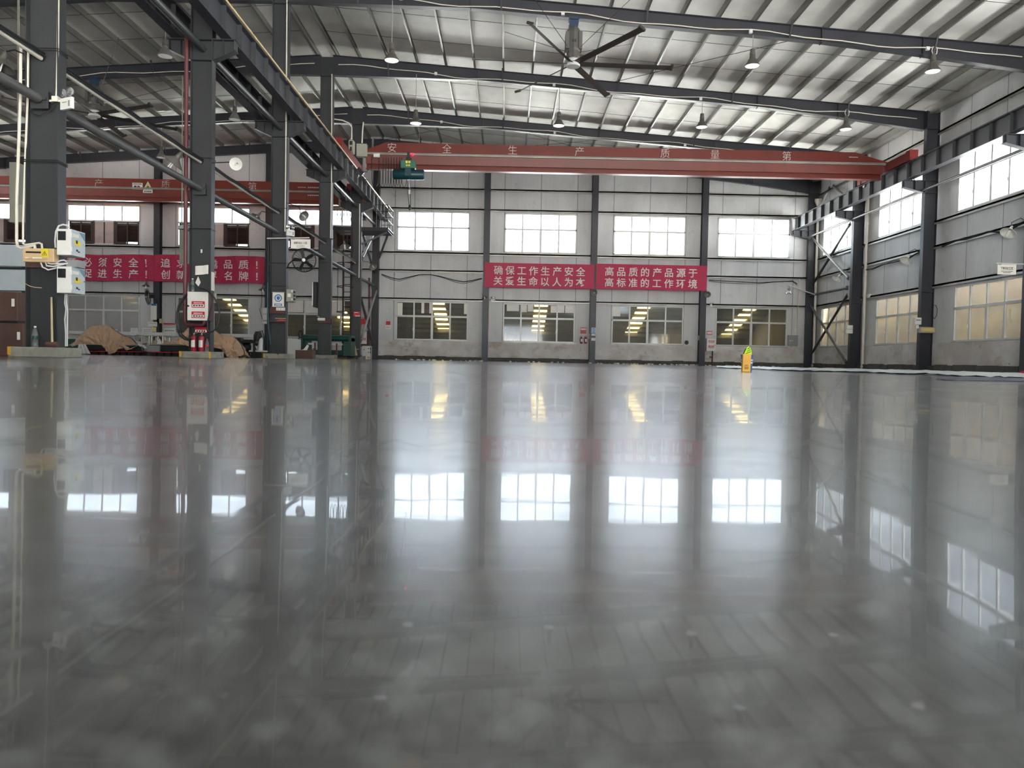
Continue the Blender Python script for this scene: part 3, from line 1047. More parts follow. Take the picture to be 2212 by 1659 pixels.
# plates on the far crane
def plate_tri(mb, c, s, n=V((0, -1, 0))):
    c = V(c)
    mb.poly([c+V((-s*.55, 0, 0)), c+V((s*.55, 0, 0)), c+V((0, 0, s))], n*.006)
p = W(297, 402, Y=MY-.23)
r = thing('sign_plate', 'small white load plate on the girder of the dull red crane', 'sign', p)
s = MB(); s.box(p.x-.25, p.x+.25, p.y-.006, p.y, p.z-.16, p.z+.16); build('plate', s, 'paper', r, smooth=False)
s = MB(); dashes(s, p+V((0, -.008, .10)), V((1, 0, 0)), V((0, 0, 1)), .42, .05, 7); s.box(p.x-.16, p.x-.05, p.y-.01, p.y-.006, p.z-.09, p.z+.02); build('print', s, 'dark', r, smooth=False)
s = MB(); s.box(p.x-.01, p.x+.12, p.y-.01, p.y-.006, p.z-.08, p.z+.02); build('red_mark', s, 'red', r, smooth=False)
p = W(319.5, 408, Y=MY-.23)
r = thing('warning_sign', 'white triangle crane warning sign on the girder of the dull red crane', 'sign', p)
s = MB(); plate_tri(s, p+V((0, 0, -.05)), .42); s.box(p.x-.24, p.x+.24, p.y-.006, p.y, p.z-.20, p.z-.06); build('plate', s, 'white', r, smooth=False)
s = MB(); q = p+V((0, -.008, .0)); plate_tri(s, q, .28); build('triangle', s, 'warn', r, smooth=False)
s = MB(); s.box(p.x-.05, p.x+.05, p.y-.018, p.y-.014, p.z+.03, p.z+.12); dashes(s, p+V((0, -.012, -.13)), V((1, 0, 0)), V((0, 0, 1)), .36, .06, 4); build('print', s, 'dark', r, smooth=False)
p = W(683, 415, Y=MY-.23)
s = MB()
for i in range(3): dashes(s, p+V((0, -.004, .22-i*.19)), V((1, 0, 0)), V((0, 0, 1)), .85, .07, 9)
solo('stencilled_notice', s, 'stencil', 'three faded rows of small white print at the end of the dull red crane', 'print', smooth=False)

# hoist trolley on the main crane
hx = -4.05
r = thing('electric_hoist', 'green electric hoist hanging under the end of the orange red crane', 'hoist', (hx, CY-.3, 7.3))
s = MB(); s.box(hx-.30, hx+.28, CY-.62, CY-.20, 7.60, 7.93); build('control_case', s, 'hoist', r, smooth=False, bevel=.03)
s = MB(); s.lathe([(0, -.62), (.17, -.62), (.20, -.58), (.20, .58), (.17, .62), (0, .62)], (hx, CY-.38, 7.40), (1, 0, 0), 20)
s.box(hx-.12, hx+.12, CY-.62, CY-.15, 7.3, 7.62); build('drum', s, 'hoist2', r)
s = MB(); s.box(hx-.1, hx+.1, CY-.5, CY-.05, 7.63, 8.05); s.box(hx-.05, hx+.05, CY-.58, CY-.50, 7.9, 8.25); build('trolley', s, 'dark', r, smooth=False)
s = MB(); dashes(s, (hx, CY-.624, 7.84), V((1, 0, 0)), V((0, 0, 1)), .22, .10, 2); dashes(s, (hx, CY-.624, 7.71), V((1, 0, 0)), V((0, 0, 1)), .18, .08, 3); build('yellow_print', s, 'warn', r, smooth=False)
s = MB(); s.lathe([(0, -.01), (.035, 0), (.045, .05), (.03, .08), (0, .09)], (hx+.14, CY-.36, 8.17), (0, -.6, .4), 12); build('pilot_lamp', s, 'redglow', r)
hook = W(885, 468, Y=CY-.38)
s = MB()
for dx in (-.07, .06): s.tube([(hx+dx, CY-.38, 7.25), (hook.x+dx*.5, CY-.38, hook.z+.45)], .012, 6)
s.tube([(hx+.25, CY-.38, 7.25), (hx+.27, CY-.38, hook.z+.1)], .008, 5)
build('wire_rope', s, 'dark', r)
s = MB(); s.lathe([(0, -.12), (.04, -.10), (.06, 0), (.04, .10), (0, .12)], (hook.x, CY-.38, hook.z+.36), (0, 0, 1), 14); build('hook_block', s, 'dark', r)
s = MB(); s.tube([hook+V((.0, 0, .24)), hook+V((0, 0, .10)), hook+V((.045, 0, .04)), hook+V((.04, 0, -.03)), hook+V((-.01, 0, -.06)), hook+V((-.055, 0, -.03)), hook+V((-.05, 0, .02))], .016, 8); build('hook', s, 'galv', r)
s = MB(); s.box(hx+.02, hx+.08, CY-.46, CY-.40, 6.62, 6.78); s.tube([(hx+.05, CY-.43, 6.78), (hx+.05, CY-.43, 7.25)], .007, 5); build('limit_weight', s, 'white', r)
# festoon cable
r = thing('festoon_cable', 'black festoon cable hanging in loops beside the green hoist', 'cable', (-5.0, CY-.29, 7.9))
fp = [803, 819, 828, 834, 839, 845, 851, 857, 863, 868, 880]
fb = [402, 402, 400, 403, 402, 403, 402, 403, 402, 406, 408]
for i in range(len(fp)-1):
    a, b = W(fp[i], 341, Y=CY-.29), W(fp[i+1], 341, Y=CY-.29)
    zb = W(850, (fb[i]), Y=CY-.29).z+random.uniform(-.05, .05)
    pts = []
    sw = max(.12, (b.x-a.x)*1.0)
    for k in range(13):
        u = k/12
        x = a.x+(b.x-a.x)*u
        d = math.sin(math.pi*u)
        pts.append((x-(.5-u)*sw*.9*d**2*1.2, CY-.29-.02*math.sin(i), a.z-(a.z-zb)*min(1, d**.55)))
    t = MB(); t.tube(pts, .012, 6); build('loop', t, 'black', r)
# supply boxes at the head of the crane
p = W(781, 324, Y=CY-.4)
r = thing('electrical_box', 'wide grey electrical box standing on the end of the orange red crane', 'electrical box', (p.x, p.y, p.z))
a, b = W(770, 310, Y=CY-.45), W(792, 338, Y=CY-.45)
s = MB(); s.box(a.x, b.x, CY-.45, CY-.22, b.z, a.z); build('case', s, 'ibox', r, smooth=False, bevel=.01)
s = MB(); s.box(a.x+.04, b.x-.04, CY-.456, CY-.45, b.z+.04, a.z-.04); build('door', s, 'ibox', r, smooth=False)
p = W(759, 315, Y=CY+.5)
a, b = W(753, 302, Y=CY+.4), W(763, 329, Y=CY+.4)
r = thing('electrical_box', 'narrow grey electrical box with a dark slot behind the crane end', 'electrical box', (p.x, p.y, b.z))
s = MB(); s.box(a.x, b.x, CY+.4, CY+.75, b.z, a.z); build('case', s, 'ibox', r, smooth=False, bevel=.01)
s = MB(); s.box(a.x+.06, b.x-.06, CY+.392, CY+.4, b.z+.06, b.z+.22); s.box(a.x+.04, b.x-.04, CY+.392, CY+.4, a.z-.2, a.z-.05); build('vent', s, 'dark', r, smooth=False)
for pts, w in (([(700, 254), (720, 257), (740, 260), (754, 266), (760, 275), (760, 301)], 'bending over to the narrow box on the crane'), ([(785, 264), (783, 285), (782, 309)], 'dropping to the wide box on the crane')):
    yy = CY+.5 if len(pts) > 3 else CY-.35
    t = MB(); t.tube([W(x, y_, Y=yy) for x, y_ in pts], .025, 8)
    solo('conduit', t, 'pvc', 'white conduit '+w, 'conduit')
t = MB(); q = W(814, 337, Y=CY-.34); t.box(q.x-.12, q.x+.12, q.y-.08, q.y+.04, q.z-.06, q.z+.08)
solo('junction_box', t, 'plastic', 'small white junction box clipped on the crane cable track', 'junction box', smooth=False)
# power pickup dangling at the crane end
q = W(779, 370, Y=CY-.2)
r = thing('cable_collector', 'black collector arm with tangled wires beside the tan busbar tube', 'collector', q)
s = MB(); s.obox(q, V((.10, 0, -.12)), V((0, .06, 0)), V((.05, 0, .05))); build('arm', s, 'black', r, smooth=False)
s = MB()
for i in range(4):
    s.tube([q+V((-.05+.3*u+.05*math.sin(5*u+i), .05*i, -.15-.3*u+.12*math.sin(4*u+i*2))) for u in [k/8 for k in range(9)]], .012, 6)
s.tube([q+V((.05, 0, 0)), q+V((.25, 0, -.02)), q+V((.42, 0, .12)), q+V((.45, 0, .6))], .014, 6)
build('wire', s, 'black', r)
# second festoon seen against the high window of the machine bay
r = thing('festoon_cable', 'festoon cable loops hanging across the high window behind the ladder', 'cable', (-8.6, MY-.5, 6.9))
t0 = [722, 729, 736, 743, 750, 757, 762]
for i in range(len(t0)-1):
    a, b = W(t0[i], 452, Y=MY-.4), W(t0[i+1], 452, Y=MY-.4)
    pts = [(a.x+(b.x-a.x)*k/10, MY-.4, a.z-.62*math.sin(math.pi*k/10)**.5) for k in range(11)]
    t = MB(); t.tube(pts, .013, 6); build('loop', t, 'black', r)
t = MB(); a, b = W(718, 452, Y=MY-.4), W(766, 452, Y=MY-.4); t.tube([a, b], .018, 6); t.tube([a, a+V((0, .3, .6))], .018, 6); t.tube([b, b+V((0, .3, .7))], .018, 6); build('track', t, 'dark', r)

# ------------------------------------------------------------------ high bay lamps
def high_bay(p, ztop, label, lit, hooked=False):
    """p = centre of the shade mouth"""
    r = thing('high_bay_lamp', label, 'lamp', p, 'high bay lamps of the main bay' if lit else 'high bay lamps of the machine bay')
    s = MB(); s.tube([p+V((0, 0, .50)), (p.x, p.y, ztop)], .012 if not hooked else .006, 8); build('rod', s, 'galv', r)
    s = MB(); s.lathe([(0, .52), (.055, .52), (.075, .50), (.075, .40), (.085, .395), (.085, .33), (.06, .32), (0, .32)], p, n=18); build('driver', s, 'lampgrey', r)
    s = MB(); s.lathe([(.06, .33), (.085, .30), (.095, .22), (.13, .19), (.15, .13), (.215, .04), (.225, .0), (.215, .0), (.14, .12), (.09, .2)], p, n=24); build('shade', s, 'shadegrey' if not lit else 'lampgrey', r)
    s = MB(); s.lathe([(0, -.02), (.12, -.018), (.205, .004), (.207, .02), (0, .02)], p, n=24); build('diffuser', s, 'glow' if lit else 'dimglow', r)
    if hooked:
        s = MB(); s.tube([p+V((.0, 0, .5)), p+V((-.05, 0, .62)), p+V((-.03, 0, .74)), p+V((.05, 0, .78)), p+V((.11, 0, .70)), p+V((.1, 0, .56)), p+V((.05, 0, .50))], .016, 8); build('flex', s, 'pvc', r)
for px, py, yc, w, hk in ((846, 131, 23.6, 'shining beside the big ceiling fan, ridge side', 0), (1625, 143, 23.6, 'shining past the blade tips of the big ceiling fan', 0), (2015, 155, 23.6, 'on a white hook under the fan rafter, window side', 1),
                          (898, 267, 29.6, 'shining just above the hoist end of the crane', 0), (1207, 272, 29.6, 'shining under the big ceiling fan', 0), (1516, 275, 29.6, 'shining above the middle characters of the crane', 0), (1827, 280, 29.6, 'on a white hook above the far end of the crane', 1)):
    p = W(px, py, Y=yc)
    high_bay(p, rafter_z(p.x)-.44, 'lit white high bay lamp '+w, True, hk)
for x in (-4.2, 1.6, 7.4, 13.2):
    high_bay(V((x, 35.6, 8.95)), rafter_z(x)-.44, 'lit high bay lamp hidden behind the main crane girder', True)
for px, py, yc, w in ((357, 122, 23.6, 'above the hydrant column'), (507, 259, 29.6, 'between the hydrant and wall fan columns'), (349, 341, 35.6, 'low beside the tie pipe and the window wall')):
    p = W(px, py, Y=yc)
    high_bay(p, rafter_z(p.x)-.44, 'dim grey high bay lamp '+w, False)

# conduits along the rafters
def rafter_conduit(yc, xa, xb, label, grp, boxes):
    r = thing('rafter_conduit', label, 'conduit', ((xa+xb)/2, yc-.14, rafter_z((xa+xb)/2)-.38), grp)
    n = 40
    pts = []
    for i in range(n+1):
        x = xa+(xb-xa)*i/n
        pts.append((x, yc-.14, rafter_z(x)-.36+.05*math.sin(i*.55)+(.03*math.sin(i*1.3))))
    t = MB(); t.tube(pts, .016, 6); build('conduit', t, 'pvc', r)
    for x in boxes:
        b = MB(); z = rafter_z(x)-.36; b.box(x-.05, x+.05, yc-.19, yc-.11, z-.05, z+.05); build('junction_box', b, 'plastic', r, smooth=False)
for yc, w, bx in ((23.72, 'of the big ceiling fan', (-3.4, 1.5, 7.2, 12.6)), (29.72, 'behind the big ceiling fan', (-2.9, 1.6, 7.2)), (35.72, 'just in front of the crane girder', (-3.2, 2., 8.))):
    rafter_conduit(yc, -6.6, 15.5, 'white wavy conduit clipped along the main bay rafter '+w, 'conduits on the rafters', bx)
for yc, w, bx in ((23.72, 'above the twin emergency lamp', ()), (29.72, 'holding the machine bay fan', (-12.0,)), (35.72, 'beyond the machine bay fan', (-10.5,))):
    rafter_conduit(yc, -29, -7.5, 'white conduit clipped along the machine bay rafter '+w, 'conduits on the rafters', bx)

# ------------------------------------------------------------------ big ceiling fans
def hvls(hub, ztop, tip, label):
    """hub = centre of the hub, tip = point of one blade tip in the hub plane"""
    r = thing('ceiling_fan', label, 'ceiling fan', hub, None)
    R = (V((tip.x, tip.y, 0))-V((hub.x, hub.y, 0))).length
    a0 = math.atan2(tip.y-hub.y, tip.x-hub.x)
    s = MB(); s.box(hub.x-.16, hub.x+.16, hub.y-.14, hub.y+.14, ztop-.06, ztop); s.box(hub.x-.13, hub.x+.13, hub.y-.09, hub.y+.09, ztop-.22, ztop-.06)
    s.poly([(hub.x-.13, hub.y-.09, ztop-.22), (hub.x+.13, hub.y-.09, ztop-.22), (hub.x+.06, hub.y-.09, ztop-.40), (hub.x-.06, hub.y-.09, ztop-.40)], (0, .18, 0)); build('mount', s, 'fanblue', r, smooth=False)
    zt = hub.z+1.12
    s = MB(); s.tube([(hub.x, hub.y, ztop-.35), (hub.x, hub.y, zt-.02)], .055, 12); build('downrod', s, 'fanblue', r)
    s = MB(); s.lathe([(0, zt-hub.z), (.10, zt-hub.z), (.12, zt-hub.z-.05), (.19, zt-hub.z-.10), (.22, zt-hub.z-.18), (.22, .42), (.19, .36), (.20, .30), (.2, .20), (.16, .15), (0, .15)], hub, n=8)
    for sx in (-1, 1): s.box(hub.x+sx*.2-.05, hub.x+sx*.2+.05, hub.y-.2, hub.y+.2, hub.z+.4, hub.z+.9)
    build('motor_housing', s, 'fangrey', r, smooth=False)
    s = MB(); s.lathe([(0, -.215), (.05, -.215), (.06, -.205), (.06, -.19), (.035, -.19), (.03, -.2), (0, -.2)], (hub.x, hub.y, hub.z+.62), (0, 1, 0), 14); build('emblem', s, 'dark', r)
    s = MB(); s.lathe([(0, .15), (.15, .15), (.2, .10), (.2, .04), (.12, .02), (0, .02)], hub, n=20); s.lathe([(0, -.09), (.2, -.085), (.215, -.06), (.2, .0), (0, .02)], hub, n=24); build('hub', s, 'alu', r)
    for k in range(6):
        a = a0+k*math.pi/3
        d = V((math.cos(a), math.sin(a), 0)); n_ = V((-math.sin(a), math.cos(a), 0))
        tilt = n_*.92+V((0, 0, -.38)); tilt.normalize()
        up = d.cross(tilt)
        st = MB(); c0 = hub+d*.18; c1 = hub+d*R
        prof = [(-.095, 0), (-.05, .016), (.03, .014), (.095, 0), (.03, -.005), (-.05, -.004)]
        m_ = len(prof); vs_ = []
        for c in (hub+d*.18, hub+d*(R-.05)):
            vs_ += [c+tilt*x+up*y for x, y in prof]
        st.add(vs_, [tuple(range(m_-1, -1, -1)), tuple(range(m_, 2*m_))]+[(i, (i+1) % m_, m_+(i+1) % m_, m_+i) for i in range(m_)])
        b = build('blade', st, 'blade', r, smooth=False)
        w = MB(); w.obox(hub+d*(R-.02)+V((0, 0, .02)), d*.035, tilt*.105, up*.035); build('winglet', w, 'blade', b, smooth=False)
    for k in range(4):
        a = math.pi/4+k*math.pi/2
        e = V((hub.x+3.0*math.cos(a), hub.y+3.4*math.sin(a), 0)); e.z = rafter_z(e.x)-.02
        s = MB(); s.tube([hub+V((.2*math.cos(a), .2*math.sin(a), .40)), e], .008, 5); build('guy_wire', s, 'dark', r)
hub = W(1238, 138, Y=23.66)
hvls(hub, rafter_z(hub.x)-.44, W(1452, 147, Z=hub.z), 'big six blade ceiling fan with grey motor hanging over the main bay')
hub = W(204, 247, Y=29.66)
hvls(hub, rafter_z(hub.x)-.44, W(326, 228, Z=hub.z), 'six blade ceiling fan hanging over the machine bay behind the tie pipe')

# ------------------------------------------------------------------ banners
def banner(px0, px1, pt, pb, y, rows, label, wrinkle, csize, rowz, grp):
    """cloth banner in the plane Y=y; rows = [(text, [px...])]"""
    a, b = W(px0, pt, Y=y), W(px1, pt, Y=y)
    z1 = (a.z+b.z)/2
    z0 = (W(px0, pb, Y=y).z+W(px1, pb, Y=y).z)/2
    w, h = b.x-a.x, z1-z0
    r = thing('banner', label, 'banner', (a.x, y, z0), grp)
    rnd = random.Random(px0)
    fold = [(rnd.uniform(0, 1), rnd.uniform(-.6, .6), rnd.uniform(.5, 1)) for _ in range(14)]
    def off(u, v):
        if not wrinkle: return .012*math.sin(u*7+v*2)
        d = .05*math.sin(u*11)+.02*math.sin(v*5+u*3)
        for c, k, m_ in fold:
            e = (u-c-k*(v-.5)*.25)*w
            d += .05*m_*math.exp(-(e/.12)**2)
        return d*wrinkle
    nu, nv = (96, 14) if wrinkle else (40, 4)
    s = MB()
    s.grid(lambda i, j: V((a.x+w*i/nu, y-.03-off(i/nu, j/nv), z0+h*j/nv+(.03*math.sin(i/nu*9) if wrinkle else 0))), nu, nv, (0, .006, 0))
    build('cloth', s, 'banner', r)
    s = MB()
    for (txt, pxs), zf in zip(rows, rowz):
        for ch, p in zip(txt, pxs):
            c = W(p, (pt+pb)/2, Y=y-.03)
            u = (c.x-a.x)/w
            k0 = len(s.v)
            put_char(s, ch, (c.x, y-.0, z0+h*zf), (1, 0, 0), (0, 0, 1), csize, .012)
            for q in s.v[k0:]:
                q.y = y-.036-off((q.x-a.x)/w, (q.z-z0)/h)-(.012 if wrinkle else 0)
    build('lettering', s, 'bletter', r, smooth=False)
    s = MB()
    for sx in (0, 1):
        for zz in (z0+.05, z1-.05):
            s.tube([(a.x+w*sx, y-.02, zz), (a.x+w*sx+(.12 if sx else -.12), D-.30, zz+.03)], .006, 5)
    build('tie_cord', s, 'dark', r)
    return r
step8 = lambda a, b: [a+(b-a)*i/7 for i in range(8)]
BY = D-.46
banner(1047, 1284, 569.5, 622.5, BY, [('确保工作生产安全', step8(1076, 1254)), ('关爱生命以人为本', step8(1076, 1254))], 'flat crimson banner on work safety, closer to the column line', 0, .50, (.70, .27), 'flat crimson banners on the window wall')
banner(1288, 1527, 572, 626.5, BY, [('高品质的产品源于', step8(1316, 1496.5)), ('高标准的工作环境', step8(1316, 1496.5))], 'flat crimson banner on product quality, beside the last wall post', 0, .50, (.70, .27), 'flat crimson banners on the window wall')
s7 = lambda a, d: [a+d*i for i in range(7)]
banner(100, 333, 549.5, 606, BY, [('生产必须安全！', s7(120.5, 33.7)[:6]+[316]), ('安全促进生产！', s7(120.5, 33.7)[:6]+[316])], 'wrinkled crimson banner partly hidden by the white control boxes', 1, .50, (.70, .27), 'wrinkled crimson banners of the machine bay')
banner(334, 571, 553, 611, BY, [('追求卓越品质！', [359, 393, 426, 460, 493.5, 527, 555]), ('创新世界名牌！', [359, 393, 426, 460, 493.5, 527, 555])], 'wrinkled crimson banner crossed by the hydrant column', 1, .50, (.70, .27), 'wrinkled crimson banners of the machine bay')

# ------------------------------------------------------------------ plinths
pl = ['grey concrete plinth with the yellow corner under the fuse box column', 'grey concrete plinth under the hydrant column with the extinguishers', 'grey concrete plinth under the wall fan column',
      'grey concrete plinth under the black screen column, beside the brown box', 'grey concrete plinth under the ladder column']
for k, yc in enumerate(COLY):
    r = thing('concrete_plinth', pl[k], 'plinth', (-7.065, yc, 0), 'plinths of the column line')
    s = MB(); s.box(XC0-.12, XC1+.22, yc-.34, yc+.16, 0, .15); build('block', s, 'conc', r, smooth=False, bevel=.012)
    s = MB(); s.box(XC0-.123, XC0-.075, yc-.343, yc+.1, .03, .152)
    if k == 1: s.box(XC1+.06, XC1+.10, yc-.343, yc-.32, .0, .151)
    build('yellow_corner', s, 'yellow', r, smooth=False)

# ------------------------------------------------------------------ the ochre fuse box column
YA = 11.73
def A(px, py, dy=0): return W(px, py, Y=YA+dy)
def straps(yc, zs, label):
    r = thing('wire_band', label, 'wire', (-7.065, yc, zs[0]))
    for z in zs:
        t = MB(); t.tube([(XC0-.012, yc-.13, z), (XC1+.012, yc-.13, z), (XC1+.012, yc+.13, z-.01), (XC0-.012, yc+.13, z-.01)], .008, 5, closed=True)
        build('wire', t, 'dark', r)
straps(COLY[0], [A(90, 105).z, A(90, 110).z, A(90, 346).z, A(90, 350).z], 'dark wire bands around the column above the ochre fuse box')
straps(COLY[1], [W(435, 341, Y=17.73).z, W(435, 494, Y=17.73).z], 'dark wire bands around the hydrant column')
straps(COLY[2], [W(600, 450, Y=23.73).z, W(600, 568, Y=23.73).z, W(600, 618, Y=23.73).z], 'dark wire bands around the wall fan column')
straps(COLY[3], [W(700, 515, Y=29.73).z], 'dark wire band around the black screen column')
def cond(name, pts, r_, m, label, cat='conduit', n=8):
    t = MB(); t.tube(pts, r_, n)
    return solo(name, t, m, label, cat)
yy = -.05
cond('conduit', [A(45, 97, yy), A(44, 210, yy), A(41, 300, yy), A(36, 430, yy), A(36, 520, yy), A(38, 533, yy), A(46, 537, yy), A(70, 531, yy), A(75, 530, yy), A(76, 537, yy)], .022, 'pvc', 'outer cream conduit dropping to the ochre fuse box')
cond('conduit', [A(61, 97, yy+.06), A(60, 210, yy+.06), A(55, 330, yy+.06), A(50, 480, yy+.06), A(50, 527, yy+.06), A(55, 529, yy), A(85, 525, yy), A(90, 527, yy), A(91, 537, yy)], .016, 'pvc', 'inner cream conduit dropping to the ochre fuse box')
cond('conduit', [A(126, -10, .02), A(125, 100, .02), A(123, 190, .02), A(122, 208, .02)], .017, 'pvc', 'cream conduit coming down to the twin emergency lamp')
# twin emergency lamp
def emergency(p, s_, label, yaw, grp=None):
    r = thing('emergency_lamp', label, 'emergency lamp', p, grp)
    c, s = math.cos(yaw), math.sin(yaw)
    ux, uy, uz = V((c, s, 0)), V((-s, c, 0)), V((0, 0, 1))
    m = MB(); m.obox(p, ux*.15*s_, uy*.03*s_, uz*.10*s_); build('body', m, 'white', r, smooth=False, bevel=.01*s_)
    m = MB(); m.obox(p+ux*.09*s_-uy*.031*s_-uz*.01*s_, ux*.02*s_, uy*.002, uz*.05*s_); dashes(m, p-uy*.032*s_-ux*.03*s_+uz*.02*s_, ux, uz, .12*s_, .02*s_, 6); build('print', m, 'gbox', r, smooth=False)
    for k in (-1, 1):
        h = p+ux*.09*s_*k+uz*.19*s_
        ax = (-uy+ux*.25*k).normalized()
        m = MB(); m.lathe([(0, -.06*s_), (.03*s_, -.05*s_), (.07*s_, .0), (.072*s_, .02*s_), (.06*s_, .025*s_)], h, ax, 18); m.tube([h-ax*.05*s_, p+ux*.07*s_*k+uz*.1*s_], .012*s_, 6); build('lamp_head', m, 'gbox', r)
        m = MB(); m.lathe([(0, .03*s_), (.04*s_, .028*s_), (.062*s_, .018*s_)], h, ax, 18); build('lens', m, 'chrome', r)
    return r
emergency(A(145, 224, -.10), .86, 'white twin emergency lamp on the fuse box column under the tie pipe', -.45)
m = MB(); q = A(122, 214, .0); m.box(q.x-.045, q.x+.045, q.y-.05, q.y+.03, q.z-.05, q.z+.03); m.box(q.x-.09, q.x+.1, q.y-.03, q.y+.03, q.z-.05, q.z-.02)
solo('junction_box', m, 'pvc', 'cream junction box at the foot of the conduit by the twin emergency lamp', 'junction box', smooth=False)
cond('cable', [A(62, 235, -.01), A(72, 246, -.02), A(85, 250, -.02), A(105, 240, -.02), A(122, 222, -.02)], .007, 'dark', 'thin dark cable drooping across the column under the twin emergency lamp', 'cable', 5)
cond('cable', [A(54, 612, -.01), A(64, 618, -.02), A(76, 621, -.02), A(90, 622, -.01)], .006, 'wood', 'short tan wire stub on the fuse box column', 'wire', 5)
# ochre fuse box
a, b = A(50, 536, -.12), A(118, 567, -.12)
r = thing('fuse_box', 'ochre plastic fuse box with a yellow warning label on the first column', 'fuse box', ((a.x+b.x)/2, YA-.06, b.z))
m = MB(); m.box(a.x, b.x, YA-.14, YA, b.z, a.z); build('body', m, 'fuse', r, smooth=False, bevel=.012)
m = MB(); m.box(a.x+.03, b.x-.08, YA-.152, YA-.14, b.z+.04, a.z-.02); build('lid', m, 'fuse', r, smooth=False, bevel=.008)
m = MB(); m.box(a.x+.06, b.x-.18, YA-.156, YA-.152, a.z-.075, a.z-.05); build('slot', m, 'dark', r, smooth=False)
m = MB(); m.box(a.x+.05, a.x+.10, YA-.156, YA-.152, b.z+.05, b.z+.065); m.box(a.x+.16, a.x+.30, YA-.156, YA-.152, b.z+.05, b.z+.068); build('label', m, 'paper', r, smooth=False)
m = MB(); m.box(b.x-.18, b.x-.07, YA-.160, YA-.152, a.z-.13, a.z-.005); o = build('warning_label', m, 'warn', r, smooth=False)
m = MB(); c = V((b.x-.125, YA-.162, a.z-.085))
for i in range(3):
    p0 = c+V((.04*math.cos(math.pi/2+i*2.094), 0, .04*math.sin(math.pi/2+i*2.094))); p1 = c+V((.04*math.cos(math.pi/2+(i+1)*2.094), 0, .04*math.sin(math.pi/2+(i+1)*2.094)))
    m.bar(p0, p1, .004, .006, (0, 1, 0))
m.box(c.x-.004, c.x+.004, c.y-.002, c.y, c.z-.012, c.z+.018)
build('warning_triangle', m, 'dark', o, smooth=False)
m = MB(); m.box(a.x-.03, b.x+.0, YA-.02, YA+.10, b.z-.07, b.z+.02)
solo('mounting_plate', m, 'ply', 'dark wooden mounting plate under the ochre fuse box', 'plate', smooth=False)
for i, pts in enumerate(([(88, 567), (92, 577), (104, 583), (118, 580), (122, 578)], [(98, 566), (101, 574), (115, 576), (127, 573), (140, 570)], [(103, 568), (110, 570), (130, 570), (147, 569)])):
    cond('cable', [A(x, y, -.10) for x, y in pts], .012, 'plastic', 'white cable looping from the fuse box to the control boxes, %s' % ('outermost', 'middle one', 'innermost')[i], 'cable')
cond('cable', [A(120, 535, -.05), A(119, 520, -.05), A(121, 500, -.05), A(127, 488, -.05), A(136, 485, -.05), A(145, 487, -.05), A(150, 492, -.05)], .013, 'plastic', 'white cable arching into the top control box', 'cable')
cond('cable', [A(122, 568, -.06), A(130, 563, -.06), A(138, 562, -.06), A(146, 566, -.06)], .011, 'plastic', 'white cable arching over the lower control box', 'cable')
def control_box(y0, y1, label):
    a, b = A(122.5, y0, -.16), A(152, y1, -.16)
    d = .36
    # the box hangs on the flank of the column with its door towards the aisle
    x0, x1 = a.x, a.x+.215
    r = thing('control_box', label, 'control box', ((x0+x1)/2, YA, b.z), 'white control boxes on the first column')
    m = MB(); m.box(x0, x1, YA-.16, YA-.16+d, b.z, a.z); build('body', m, 'white', r, smooth=False, bevel=.006)
    m = MB(); m.box(x0+.02, x0+.135, YA-.166, YA-.158, a.z-.17, a.z-.035); o = build('vent', m, 'black', r, smooth=False)
    m = MB(); m.lathe([(.05, 0), (.052, .002), (.045, .004), (.0, .004)], (x0+.078, YA-.166, a.z-.10), (0, -1, 0), 18); build('fan_guard', m, 'dark', o)
    m = MB(); m.box(x1, x1+.012, YA-.158, YA-.162+d, b.z+.004, a.z-.004); dr = build('door', m, 'lblue', r, smooth=False)
    for z in (a.z-.09, b.z+.09):
        m = MB(); m.box(x1-.04, x1+.016, YA-.172, YA-.155, z-.035, z+.035); build('hinge', m, 'white', r, smooth=False)
    fx = x1+.0135
    m = MB(); m.poly([(fx, YA+.02, a.z-.02), (fx, YA+.19, a.z-.02), (fx, YA+.19, a.z-.14)], (.001, 0, 0)); build('blue_corner', m, 'lblue2', dr, smooth=False)
    m = MB(); m.box(fx, fx+.001, YA-.10, YA+.08, b.z+.16, b.z+.23); build('yellow_notice', m, 'warn', dr, smooth=False)
    m = MB(); m.box(fx, fx+.001, YA-.14, YA+.02, a.z-.11, a.z-.06); build('white_label', m, 'paper', dr, smooth=False)
    m = MB(); m.box(fx, fx+.002, YA-.06, YA-.01, a.z-.20, a.z-.15); m.box(fx, fx+.002, YA-.05, YA+.0, b.z+.07, b.z+.10); m.box(fx, fx+.002, YA+.0, YA+.05, b.z+.06, b.z+.08); build('print', m, 'dark', dr, smooth=False)
    m = MB(); m.lathe([(0, 0), (.012, 0), (.012, .015), (0, .015)], (fx, YA+.15, (a.z+b.z)/2), (1, 0, 0), 12); build('lock', m, 'chrome', dr)
    m = MB(); m.box(x0-.02, x0+.04, YA+.0, YA+.12, b.z+.05, b.z+.11); m.box(x0-.02, x0+.04, YA, YA+.12, a.z-.11, a.z-.05); build('bracket', m, 'ply', r, smooth=False)
    return r
control_box(494, 551, 'upper white control box on the fuse box column, with a black vent')
control_box(575, 633, 'lower white control box on the fuse box column, with a black vent')
m = MB(); a = A(148, 562, -.05); m.box(a.x, a.x+.17, YA-.1, YA+.1, A(148, 575, -.1).z-.01, a.z); solo('terminal_box', m, 'gbox', 'small grey terminal box squeezed between the two white control boxes', 'terminal box', smooth=False)
